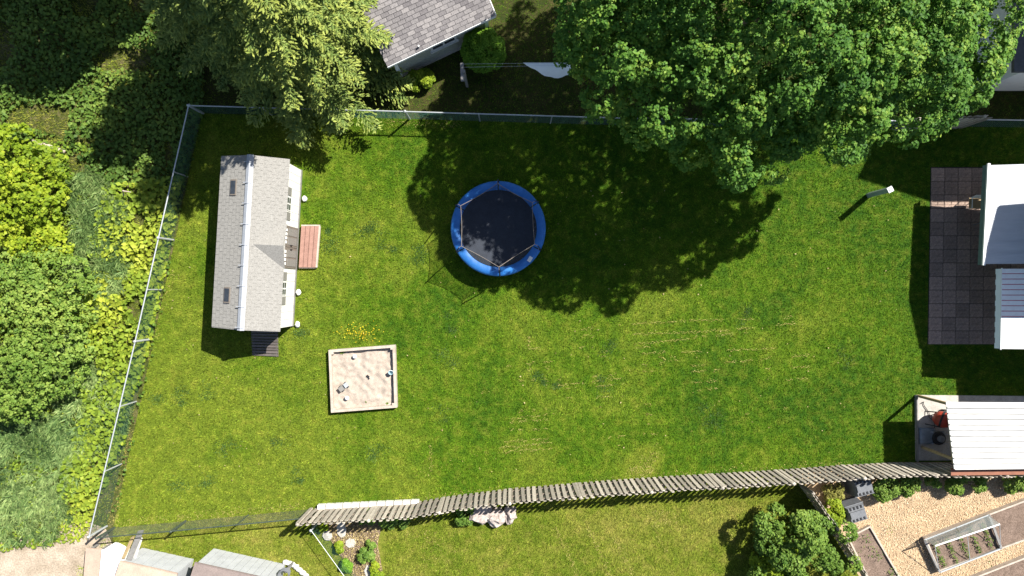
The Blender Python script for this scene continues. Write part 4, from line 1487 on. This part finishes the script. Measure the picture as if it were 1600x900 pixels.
obj('roof', MB().slab([(xa, ya, 5.4), (xb, ya, 5.4), (xb, yb, 9.7), (xa, yb, 9.7)], .15).slab([(xa, yb, 9.7), (xb, yb, 9.7), (xb, yc, 5.4), (xa, yc, 5.4)], .15), M['dark_roof'], nh)
obj('gable', MB().add([(XY(1614, 0)[0], ya, 5.2), (XY(1614, 0)[0], yc, 5.2), (XY(1614, 0)[0], yb, 9.5), (XY(1618, 0)[0], ya, 5.2), (XY(1618, 0)[0], yc, 5.2), (XY(1618, 0)[0], yb, 9.5)],
                      [(0, 1, 2), (5, 4, 3), (0, 3, 4, 1), (1, 4, 5, 2), (2, 5, 3, 0)]), M['house_wall'], nh)

# ------------------------------------------------------------------ sheds at the lower left corner
def small_shed(label, b0, b1, h, depth, m_roof, ribs, name='metal_shed'):
    """b0,b1: foot of the long wall that faces the lawn"""
    a_, b_ = Vector((*XY(*b0), 0)), Vector((*XY(*b1), 0))
    d_ = (b_ - a_).normalized()
    n_ = Vector((d_.y, -d_.x, 0))
    L_ = (b_ - a_).length
    t = thing(name, label, 'shed', (*((a_ + b_) / 2 + n_ * depth / 2).xy, 0))
    obj('wall', MB().prism([q.xy for q in (a_ + n_ * .02, b_ + n_ * .02, b_ + n_ * depth, a_ + n_ * depth)], 0, h), M['metal_roof'], t)
    an = math.atan2(d_.y, d_.x)
    for k in range(ribs):
        c = a_ + d_ * (L_ * (k + .5) / ribs)
        obj('wall_panel', MB().box(Vector((c.x, c.y, h / 2)), (L_ / ribs - .014, .03, h - .02), an + .03), M['metal_roof'], t)
    e = .05
    r0, r1, r2, r3 = a_ - d_ * e - n_ * e, b_ + d_ * e - n_ * e, b_ + d_ * e + n_ * (depth + e), a_ - d_ * e + n_ * (depth + e)
    z0, z1 = Vector((0, 0, h + .02)), Vector((0, 0, h + .28))
    m0, m1 = (r0 + r3) / 2, (r1 + r2) / 2
    obj('roof', MB().slab([r0 + z0, r1 + z0, m1 + z1, m0 + z1], .04).slab([m0 + z1, m1 + z1, r2 + z0, r3 + z0], .04), M[m_roof], t)
    obj('eave_trim', MB().beam(r0 + z0 - Vector((0, 0, .02)), r1 + z0 - Vector((0, 0, .02)), .03, .07), M[m_roof], t)
    gb_ = MB()
    for (q0, q1, q2, s_) in ((r0, r3, m0, 1), (r1, r2, m1, -1)):
        k_ = d_ * .06 * s_
        w = [q0 + k_ + z0 - Vector((0, 0, .03)), q1 + k_ + z0 - Vector((0, 0, .03)), q2 + k_ + z1 - Vector((0, 0, .05))]
        gb_.add([p for p in w] + [p + d_ * .02 * s_ for p in w], [(0, 1, 2), (5, 4, 3), (0, 3, 4, 1), (1, 4, 5, 2), (2, 5, 3, 0)])
    obj('gable', gb_, M['shutter'], t)
    return t


small_shed('metal shed with tan roof nearest the lower left fence corner', (222, 856), (303, 874), 1.42, 2.0, 'tan_roof', 6)
small_shed('ribbed metal shed with brown roof at the bottom edge', (334, 857), (446, 882), 1.5, 2.0, 'brown_roof', 11)
# stack of timber, white board and brown panel by the corner
t = thing('lumber_pile', 'grey and tan boards leaning together beside the lower left shed', 'lumber', (*XY(215, 850), 0))
obj('board', MB().beam(Vector((*XY(222, 828), .08)), P(201, 876, 1.2), .22, .05), M['grey_lumber'], t)
obj('board', MB().beam(Vector((*XY(209, 838), .06)), P(193, 872, 1.0), .12, .05), M['lumber'], t)
obj('board', MB().beam(Vector((*XY(222, 840), .06)), P(209, 876, 1.0), .10, .05), M['white_trim'], t)
t = thing('storage_box', 'white lidded storage box at the lower left corner', 'box', (*XY(188, 868), 0))
obj('body', MB().prism([XY(182, 846), XY(212, 862), XY(206, 915), XY(176, 910)], 0, .85), M['white'], t)
obj('lid', MB().prism([XY(181, 845), XY(213, 861), XY(207, 916), XY(175, 911)], .85, .92), M['white'], t)
t = thing('storage_bench', 'narrow tan topped bench left of the white box', 'bench', (*XY(165, 875), 0))
obj('top', MB().prism([XY(151, 846), XY(175, 848), XY(170, 930), XY(144, 930)], .62, .68), M['tan_roof'], t)
for (px, py) in ((154, 850), (172, 851), (148, 925), (168, 925)):
    obj('leg', MB().beam(Vector((*XY(px, py), 0)), Vector((*XY(px, py), .62)), .06, .06), M['grey_lumber'], t)
c = P(446, 894, .9)
t = thing('hose_reel', 'coiled hose reel at the corner of the ribbed shed', 'hose reel', (c.x, c.y, 0))
obj('coil', MB().tube([c + Vector((.19 * math.cos(a), .16 * math.sin(a), .012 * a)) for a in np.linspace(0, 25, 90)], .02, 6), M['compost'], t)
obj('stand', MB().beam(Vector((c.x, c.y, 0)), Vector((c.x, c.y, .9)), .08, .08), M['grey_lumber'], t)
t = thing('edging_stones', 'curved row of pale stones right of the ribbed shed', 'edging', (*XY(470, 895), 0))
for k in range(9):
    f = k / 8
    q = Vector((*XY(447 + 42 * f, 878 + 34 * f ** 1.6), .04))
    obj('stone', MB().blob(q, (.13, .10, .09), .2, k, 9, 6), M['white_trim'], t, smooth=True)

# ------------------------------------------------------------------ kitchen garden at the lower right
def composter(label, px, py, rz):
    c = Vector((*XY(px, py), 0))
    t = thing('composter', label, 'composter', c[:], 'black compost bins')
    R_ = Matrix.Rotation(rz, 3, 'Z')
    b = MB()
    vs = []
    for (w, d, z) in ((.40, .36, 0), (.36, .32, .62), (.30, .26, .74)):
        for sx, sy in ((-1, -1), (1, -1), (1, 1), (-1, 1)):
            vs.append(c + R_ @ Vector((sx * w, sy * d, z)))
    fs = [(0, 1, 5, 4), (1, 2, 6, 5), (2, 3, 7, 6), (3, 0, 4, 7), (4, 5, 9, 8), (5, 6, 10, 9), (6, 7, 11, 10), (7, 4, 8, 11), (8, 9, 10, 11)]
    obj('bin', b.add(vs, fs), M['compost'], t)
    obj('lid', MB().box(c + Vector((0, 0, .77)), (.58, .24, .05), rz), M['compost'], t)
    for s in (-1, 1):
        for k in range(4):
            obj('vent', MB().box(c + R_ @ Vector(((k - 1.5) * .14, s * .225, .735)), (.06, .10, .05), rz), M['black'], t)
        obj('rim', MB().beam(c + R_ @ Vector((-.37, s * .33, .63)), c + R_ @ Vector((.37, s * .33, .63)), .03, .03), M['compost'], t)
    return t


composter('dark compost bin tight against the picket fence', 1335, 753, .25)
composter('dark compost bin beside the soil bed corner', 1325, 793, .30)


def bush(label, px, py, rx, ry, h, mtl, n_clu=260, leaf=.07, per=10, tint=.45, lobes=12, name='bush', cat='bush', seed=1, lobe=.4, low=-.2, spread=.09, group=None, jag=.2):
    c = Vector((*XY(px, py), 0))
    cr = broad_crown((c.x, c.y, h * .5), (rx * 1.05, ry * 1.05, h * .52), lobes, lobe * min(rx, ry), n_clu, per, leaf, tint, seed=seed, low=low, spread=spread, jag=jag, align=.32)
    cr[0][:, 2] = np.maximum(cr[0][:, 2], .03)
    return tree(name, label, (c.x, c.y), cr, mtl, [((c.x, c.y, 0), .03), ((c.x, c.y, h * .35), .025), ((c.x + .03, c.y, h * .7), .012)],
                [[((c.x, c.y, h * .2), .02), ((c.x + rx * .4, c.y + ry * .2, h * .6), .008)], [((c.x, c.y, h * .2), .02), ((c.x - rx * .4, c.y - ry * .3, h * .6), .008)]], cat, group)


bush('golden low conifer bush beside the garden fence corner', 1297, 765, .42, .28, .5, 'gold', 240, .06, seed=5)
bush('fresh green bush between low fence and lower compost bin', 1296, 796, .35, .62, .7, 'lime', 360, .07, seed=6)
bush('round bush first right of the upper compost bin', 1373, 757, .48, .42, .7, 'shrub', 380, .07, seed=7, tint=.5)
bush('round bush second right of the upper compost bin', 1409, 754, .42, .38, .65, 'shrub', 320, .07, seed=8, tint=.42)
bush('small spindly plant between the second and the wide bush', 1452, 748, .30, .22, .5, 'shrub', 120, .06, seed=9, tint=.3)
bush('wide bush against the picket fence right of the spindly plant', 1503, 752, .72, .42, .7, 'shrub', 520, .075, seed=10, tint=.42)
bush('bush at the right edge against the picket fence', 1578, 746, .55, .45, .7, 'shrub', 380, .075, seed=12, tint=.6)


def raised_bed(label, corners, zb, seed, plants=(), cat='garden bed'):
    q = [Vector((*XY(*c), 0)) for c in corners]
    cen = sum(q, Vector()) / 4
    t = thing('raised_bed', label, cat, cen[:], 'framed garden beds')
    for i in range(4):
        a_, b_ = q[i], q[(i + 1) % 4]
        inn = (cen - (a_ + b_) / 2)
        d_ = (b_ - a_).normalized()
        inn = (inn - d_ * inn.dot(d_)).normalized() * .03
        obj('board', MB().beam(a_ + inn + d_ * .06 + Vector((0, 0, zb / 2)), b_ + inn + Vector((0, 0, zb / 2)), .06, zb), M['pale_wood'], t)
    g = MB()
    n = 16
    vs = []
    for j in range(n + 1):
        for i in range(n + 1):
            u, v = .02 + .96 * i / n, .02 + .96 * j / n
            p_ = (q[0] * (1 - u) + q[1] * u) * (1 - v) + (q[3] * (1 - u) + q[2] * u) * v
            vs.append(Vector((p_.x, p_.y, zb - .07 + .05 * mnoise.noise(p_ * 3 + Vector((0, 0, seed))))))
    g.add(vs, [(j * (n + 1) + i, (j + 1) * (n + 1) + i, (j + 1) * (n + 1) + i + 1, j * (n + 1) + i + 1) for j in range(n) for i in range(n)])
    obj('soil', g, M['soil'], t, smooth=True)
    return q


raised_bed('soil bed framed by pale boards right of the big bush', [(1321, 838), (1357, 819), (1440, 962), (1395, 985)], .16, 1)
qb = raised_bed('long soil bed with the wire cover standing on it', [(1440, 838), (1640, 762), (1660, 818), (1462, 890)], .22, 2)
raised_bed('soil bed cut off by the lower right corner', [(1500, 905), (1640, 850), (1660, 960), (1540, 1000)], .22, 3)
# cold frame
cf = thing('cold_frame', 'metal tube cover with clear film over the long soil bed', 'cold frame', (*XY(1500, 845), .2))
kk = [Vector((*XY(*c), .22)) for c in ((1438, 840), (1538, 801), (1557, 853), (1462, 890))]
rg0 = P(1461, 853, 1.0); rg1 = P(1562, 819, 1.0)
k0, k1, k2, k3 = kk
for nm, a_, b_, rr in (('base_rail', k0, k1, .025), ('base_rail', k3, k2, .025), ('end_rail', k0, k3, .04), ('end_rail', k1, k2, .05)):
    obj(nm, MB().beam(a_ + Vector((0, 0, .03)), b_ + Vector((0, 0, .03)), rr * 1.8, .06), M['grey_lumber'] if nm == 'end_rail' else M['galv'], cf)
obj('ridge_bar', MB().tube([rg0, rg1], .028, 8), M['white'], cf)
for f in (0, .5, 1):
    rp_ = rg0 + (rg1 - rg0) * f
    obj('hoop', MB().tube([k0 + (k1 - k0) * f, rp_, k3 + (k2 - k3) * f], .014, 6), M['galv'], cf)
obj('film', MB().slab([k0 + Vector((0, 0, .05)), k1 + Vector((0, 0, .05)), rg1 + Vector((0, 0, .016)), rg0 + Vector((0, 0, .016))], .004), M['film'], cf)
# seedlings in rows
r3 = np.random.default_rng(9)
P_ = []
for row in range(5):
    f = .12 + row * .19
    a_ = k0 + (k1 - k0) * f
    b_ = k3 + (k2 - k3) * f
    for s in np.linspace(.12, .9, 16):
        if r3.random() < .75:
            c = a_ + (b_ - a_) * s
            P_.append(np.array([[c.x, c.y, .22]]) + r3.normal(0, 1, (9, 3)) * np.array([[.045, .045, .02]]))
for (px, py, n) in ((1390, 826, 10), (1372, 868, 26), (1393, 897, 30), (1352, 842, 16), (1345, 865, 10), (1362, 850, 8), (1545, 880, 6)):
    c = P(px, py, .16)
    P_.append(np.array([[c.x, c.y, .2]]) + r3.normal(0, 1, (n, 3)) * np.array([[.11, .11, .03]]))
p = np.concatenate(P_)
k = len(p)
V, Fc, T = leaves(p, np.array([[0, 0, 1.0]]) + r3.normal(0, .5, (k, 3)), r3.uniform(.05, .11, k), r3.uniform(.03, .05, k), r3.random(k))
tag(link('seedlings', npmesh('seedlings', V, Fc, T), M['weed_dark'], kind='stuff'), 'rows of small green seedlings in the garden beds', 'seedlings')
# chips
x, y = scatter([XY(1285, 740), XY(1620, 735), XY(1620, 905), XY(1395, 905), XY(1335, 830)], 19000, ())
k = len(x)
V, Fc, T = leaves(np.stack([x, y, r3.uniform(.006, .03, k)], 1), np.array([[0, 0, 1.0]]) + r3.normal(0, .3, (k, 3)), r3.uniform(.03, .09, k), r3.uniform(.015, .035, k), np.clip(r3.normal(.55, .25, k), 0, 1), 0)
tag(link('wood_chips', npmesh('wood_chips', V, Fc, T), M['woodchip'], kind='stuff'), 'loose pale wood chips covering the garden path', 'wood chips')

# ------------------------------------------------------------------ rocks and beds along the lower fence
for nm, (px, py), rad, sd in (('leftmost of the boulder group under the fence', (754, 800), (.46, .40, .34), 1), ('middle boulder of the group under the fence', (776, 808), (.36, .34, .32), 2),
                              ('right boulder of the group under the fence', (797, 803), (.24, .30, .24), 3)):
    c = Vector((*XY(px, py), .12))
    tag(obj('boulder', MB().blob(c, rad, .28, sd, 16, 10), M['rock'], smooth=False), 'pale rough boulder, ' + nm, 'boulder', 'boulders below the picket fence')
bush('leafy weed clump left of the boulder group', 727, 800, .40, .45, .4, 'shrub', 170, .10, seed=21, tint=.35)
bush('leafy green clump under the left part of the picket fence', 590, 806, .8, .32, .45, 'shrub', 380, .10, seed=22, tint=.3)
bush('low dark green clump beside the pale stepping stones', 620, 812, .45, .22, .35, 'weed_dark', 150, .09, seed=23, tint=.5)
for nm, (px, py), rad, rz in (('upper stepping stone in the rock bed', (534, 827), (.20, .34, .06), .1), ('left stepping stone in the rock bed', (512, 836), (.2, .22, .06), .6), ('middle stepping stone in the rock bed', (548, 848), (.22, .2, .05), 0),
                              ('bottom stepping stone in the rock bed', (578, 893), (.22, .3, .06), .3)):
    c = Vector((*XY(px, py), .03))
    b = MB().lathe((0, 0, 0), [(1, -.5), (1, .4), (.9, .9)], 7)
    R_ = Matrix.Rotation(rz, 3, 'Z')
    b.v = [tuple(c + R_ @ Vector((v[0] * rad[0], v[1] * rad[1], v[2] * rad[2]))) for v in b.v]
    tag(obj('stepping_stone', b, M['concrete']), 'pale flat stone, ' + nm, 'stone', 'stepping stones in the rock bed')
BED = [XY(496, 812), XY(560, 802), XY(600, 806), XY(590, 850), XY(600, 905), XY(556, 905)]
sheet('rock_bed', BED, .004, M['soil'])
x, y = scatter(BED, 5200)
k = len(x)
V, Fc, T = leaves(np.stack([x, y, r3.uniform(.01, .08, k)], 1), r3.normal(0, .5, (k, 3)) + np.array([[0, 0, .9]]), r3.uniform(.03, .11, k), r3.uniform(.02, .05, k), r3.random(k), 0)
tag(link('dead_leaves', npmesh('dead_leaves', V, Fc, T), M['straw'], kind='stuff'), 'dead leaves and twigs covering the rock bed', 'leaves')
for i, (px, py, rx, ry, mm, lb) in enumerate(((506, 822, .16, .28, 'lime', 'yellow green tuft at the top of the rock bed'), (545, 880, .22, .2, 'boxwood', 'small green cushion plant low in the rock bed'),
                                              (573, 860, .3, .5, 'shrub', 'leafy plant on the right side of the rock bed'), (590, 885, .25, .45, 'lime', 'yellow green plant at the bottom of the rock bed'), (532, 852, .12, .18, 'lime', 'small tuft between the stepping stones'))):
    bush(lb, px, py, rx, ry, .3, mm, 90, .09, seed=30 + i, lobes=6)
# big bush by the garden fence
c = Vector((*XY(1228, 830), 0))
cr = broad_crown((c.x + .25, c.y - .45, .95), (1.65, 1.9, 1.05), 34, .34, 1500, 12, .10, .42, seed=41, low=-.2, spread=.13, jag=.42)
tree('large_bush', 'big leafy green bush beside the low garden fence', (c.x, c.y), cr, 'shrub', [((c.x, c.y, 0), .07), ((c.x + .1, c.y - .2, .5), .06), ((c.x + .1, c.y - .3, 1.3), .02)],
     [[((c.x, c.y, .25), .05), ((c.x + .8, c.y - .6, 1.0), .015)], [((c.x, c.y, .25), .05), ((c.x - .7, c.y - .3, 1.0), .015)]], 'bush')
bush('lighter bush top in front of the big leafy bush', 1200, 862, .85, .95, 1.2, 'lime', 520, .10, seed=43, tint=.3, lobes=14, spread=.12)

# ------------------------------------------------------------------ the top yard: shrubs
c = Vector((*XY(757, 90), 0))
cr = broad_crown((c.x, c.y, .80), (.82, .82, .82), 60, .16, 3600, 9, .05, .42, seed=51, low=-.5, spread=.05, jag=.02, fill=1400)
tree('clipped_shrub', 'clipped round green shrub at the garage corner', (c.x, c.y), cr, 'boxwood', [((c.x, c.y, 0), .05), ((c.x, c.y, .9), .03)], (), 'shrub')
bush('small bright shrub below the garage window', 661, 128, .50, .38, .6, 'lime', 330, .09, seed=52, tint=.45)

# ------------------------------------------------------------------ big trees
def limbset(base, h0, tops, r0):
    out = []
    for t_ in tops:
        b_ = Vector((base[0], base[1], h0))
        t_ = Vector(t_)
        m_ = b_ * .5 + t_ * .5 + Vector((0, 0, .5))
        out.append([(b_, r0), (m_, r0 * .6), (t_, r0 * .15)])
    return out


# maple
mb_ = XY(1150, 60)
MC = (P(1222, -35, 6.3).x, P(1222, -35, 6.3).y, 6.3)
cr = broad_crown(MC, (6.45, 5.6, 3.9), 440, .54, 16500, 17, .095, .47, seed=61, low=-.22, spread=.15, core=.05, fill=5600, jag=.16, align=.24)
tree('maple_tree', 'huge dense green maple overhanging the top fence', mb_, cr, 'maple', [((*mb_, 0), .42), ((mb_[0] + .1, mb_[1], 1.2), .34), ((mb_[0] + .3, mb_[1] + .2, 3.4), .27), ((mb_[0] + .5, mb_[1] + .4, 7.5), .08)],
     limbset((mb_[0] + .2, mb_[1] + .1), 2.6, [(MC[0] + 4.6 * math.cos(a), MC[1] + 3.9 * math.sin(a), 5.5 + .8 * math.sin(3 * a)) for a in np.linspace(0, 5.6, 9)], .17))
# spruce over the top fence
sp = XY(500, 90)
cr = spruce_crown((sp[0], sp[1], 0), 10.0, 3.65, 180, seed=71, power=.58, tint_mid=.55, droop=.2, tw=1.08)
tree('spruce_tree', 'large sunlit spruce overhanging the top fence above the shed', sp, cr, 'spruce', [((*sp, 0), .26), ((sp[0], sp[1], 4), .17), ((sp[0], sp[1], 9.8), .03)])
sp2 = XY(402, 40)
cr = spruce_crown((sp2[0], sp2[1], 0), 9.0, 3.2, 150, seed=72, power=.58, tint_mid=.5, droop=.2, tw=1.08)
tree('spruce_tree', 'shadier spruce further left, partly hidden behind the sunlit spruce', sp2, cr, 'spruce', [((*sp2, 0), .22), ((sp2[0], sp2[1], 4), .14), ((sp2[0], sp2[1], 8.8), .03)])

# ------------------------------------------------------------------ wild strip on the left
WILD = [XY(-60, -60), XY(330, -60), XY(316, 177), XY(271, 375), XY(236, 530), XY(167, 822), XY(140, 905), XY(-60, 905)]


def ground_leaves(name, label, poly, n, mtl, size, tint, h=(.05, .35), holes=(), elong=.8, seed=3, keep=None, fold=.1):
    x, y = scatter(poly, n, holes)
    if keep is not None:
        k_ = keep(x, y)
        x, y = x[k_], y[k_]
    k = len(x)
    rr = np.random.default_rng(seed)
    z = rr.uniform(h[0], h[1], k) * (.5 + vnoise(x, y, 1.3, seed))
    L = rr.uniform(size[0], size[1], k)
    tn = np.clip(tint + (vnoise(x, y, .9, seed + 4) - .5) * .7 + rr.normal(0, .13, k), 0, 1)
    V, Fc, T = leaves(np.stack([x, y, z], 1), np.array([[0, 0, 1.0]]) + rr.normal(0, .42, (k, 3)), L, L * elong, tn, fold)
    return tag(link(name, npmesh(name, V, Fc, T), M[mtl], kind='stuff'), label, 'weeds')


ground_leaves('broad_weeds', 'broad leaved yellow green weeds along the outside of the left fence',
              [XY(170, 290), XY(292, 275), XY(262, 420), XY(236, 545), XY(200, 690), XY(150, 800), XY(95, 770), XY(130, 640), XY(120, 480), XY(140, 400)], 11000, 'burdock', (.11, .27), .52, (.08, .38), elong=.72,
              keep=lambda x, y: vnoise(x, y, 1.1, 3) > .18)
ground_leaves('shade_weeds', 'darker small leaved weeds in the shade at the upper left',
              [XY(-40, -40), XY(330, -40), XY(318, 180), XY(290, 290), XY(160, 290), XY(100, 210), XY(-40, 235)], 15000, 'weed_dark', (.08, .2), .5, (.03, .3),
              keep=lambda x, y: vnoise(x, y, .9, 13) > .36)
ground_leaves('low_weeds', 'scattered low weeds at the lower left beside the dirt path',
              [XY(-40, 215), XY(150, 225), XY(120, 600), XY(150, 800), XY(130, 845), XY(-40, 865)], 16000, 'burdock', (.07, .17), .45, (.03, .2), keep=lambda x, y: vnoise(x, y, 1.0, 23) > .34)

# weeds poking through the fence on the lawn side
ground_leaves('fence_weeds', 'weeds growing along the inside foot of the left fence',
              [XY(305, 240), XY(284, 330), XY(268, 430), XY(240, 560), XY(212, 690), XY(186, 800), XY(178, 800), XY(200, 690), XY(228, 560), XY(256, 430), XY(274, 330), XY(296, 240)], 1500, 'shrub', (.06, .18), .35, (.03, .25))


def tall_grass(label, blobs, n, seed):
    rr = np.random.default_rng(seed)
    P_, A_ = [], []
    for (px, py, rx, ry, flow) in blobs:
        m_ = int(n * rx * ry / sum(b[2] * b[3] for b in blobs))
        c = XY(px, py)
        nt = max(1, m_ // 20)
        a = rr.uniform(0, 6.28, nt)
        q = np.sqrt(rr.random(nt)) + np.abs(rr.normal(0, .14, nt))
        tx = c[0] + np.cos(a) * q * rx * .025
        ty = c[1] + np.sin(a) * q * ry * .025
        fl = flow + (vnoise(tx, ty, .8, seed) - .5) * 2.4 + rr.normal(0, .5, nt)
        x = np.repeat(tx, 20) + rr.normal(0, .045, nt * 20)
        y = np.repeat(ty, 20) + rr.normal(0, .045, nt * 20)
        P_.append(np.stack([x, y, np.repeat(rr.uniform(0, .15, nt), 20)], 1))
        A_.append(np.repeat(fl, 20) + rr.normal(0, .95, nt * 20))
    p = np.concatenate(P_)
    a = np.concatenate(A_)
    k = len(p)
    L = rr.uniform(.16, .40, k)
    tl = rr.uniform(.75, 1.3, k)
    mid = p + np.stack([np.cos(a) * np.sin(tl * .5) * L * .55, np.sin(a) * np.sin(tl * .5) * L * .55, np.cos(tl * .5) * L * .55], 1)
    tip = mid + np.stack([np.cos(a) * np.sin(tl * 1.35) * L * .55, np.sin(a) * np.sin(tl * 1.35) * L * .55, np.cos(tl * 1.35) * L * .55], 1)
    s = np.stack([-np.sin(a), np.cos(a), np.zeros(k)], 1) * (rr.uniform(.011, .023, k))[:, None]
    V = np.stack([p - s, p + s, mid - s, mid + s, tip], 1).reshape(-1, 3)
    i = np.arange(k)[:, None] * 5
    Fc = np.concatenate([i + np.array([[0, 1, 3]]), i + np.array([[0, 3, 2]]), i + np.array([[2, 3, 4]])])
    tn = np.clip(rr.normal(.42, .24, k) + (vnoise(p[:, 0], p[:, 1], 1.1, seed + 1) - .5) * .6, 0, 1)
    T = np.repeat(tn, 5).reshape(-1, 5)
    T[:, :2] *= .25
    T[:, 4] = np.minimum(1, T[:, 4] * 1.35)
    o = link('tall_grass', npmesh('tall_grass', V, Fc, T.ravel()), M['tall_grass'], kind='stuff')
    return tag(o, label, 'grass')


tall_grass('tall lodged blue green grass between the left shrubs and the fence', [(150, 415, 45, 65, -.5), (140, 310, 30, 35, -.3), (175, 335, 22, 20, 0), (122, 545, 22, 25, -.6)], 21000, 81)
tall_grass('wide swath of lodged tall grass at the lower left', [(95, 640, 95, 75, -.7), (40, 720, 80, 70, -.5), (120, 590, 35, 30, -.6), (30, 800, 70, 40, -.3)], 34000, 82)


def wild_shrub(label, px, py, rx, ry, h, mtl, n_clu, leaf, seed, tint=.5, lobes=22, per=10, name='shrub'):
    return bush(label, px, py, rx, ry, h, mtl, n_clu, leaf, per, tint, lobes, name, 'shrub', seed, .36, -.1, .15, None, .36)


wild_shrub('bright yellow green sapling shrub at the left edge above the dense one', 48, 296, 2.0, 1.75, 1.9, 'lime', 1050, .14, 91, .5, 40)
wild_shrub('small bright shrub hanging over the dark gap at the left', 84, 382, .9, .85, 1.4, 'lime', 330, .12, 92, .6, 16)
wild_shrub('dense round green shrub halfway down the left edge', 66, 505, 2.35, 2.75, 1.8, 'shrub', 2700, .105, 93, .55, 70, 12)
wild_shrub('lower lobe of greenery under the dense left shrub', 42, 596, 1.4, 1.1, 1.3, 'shrub', 800, .105, 94, .45, 26, 12)
tag(obj('log', MB().tube([Vector((*XY(52, 222), .1)), Vector((*XY(80, 230), .12)), Vector((*XY(104, 238), .09))], [.10, .09, .07], 9), M['log'], smooth=True), 'short bleached log in the weeds at the upper left', 'log')
for i, (a_, b_, nm) in enumerate((((0, 248), (70, 285), 'bare branch across the bright left shrub'), ((200, 307), (216, 303), 'short dead branch among the broad weeds'))):
    tag(obj('branch', MB().tube([Vector((*XY(*a_), .3)), Vector((*XY((a_[0] + b_[0]) / 2, (a_[1] + b_[1]) / 2 - 3), .7)), Vector((*XY(*b_), .5))], [.03, .025, .012], 6), M['log']), nm, 'branch')

# trees just outside the upper left of the frame; their shade falls on the strip
for (px, py, hh, rad, sd, lb, mm) in ((240, -100, 5.2, 2.9, 95, 'broadleaf tree beyond the top left edge, nearest the grey spruce', 'shrub'), (95, -112, 5.0, 2.7, 96, 'broadleaf tree beyond the top left corner with leaves just in view', 'lime')):
    b_ = XY(px, py)
    cr = broad_crown((b_[0], b_[1], hh), (rad, rad, rad * .72), 30, .9, 1500, 14, .20, .4, seed=sd, low=-.6, spread=.28, core=.2)
    tree('broadleaf_tree', lb, b_, cr, mm, [((*b_, 0), .2), ((b_[0], b_[1], hh * .5), .15), ((b_[0] + .2, b_[1], hh * 1.2), .04)],
         limbset(b_, hh * .4, [(b_[0] + rad * .6 * math.cos(a), b_[1] + rad * .6 * math.sin(a), hh) for a in np.linspace(0, 5, 6)], .09))
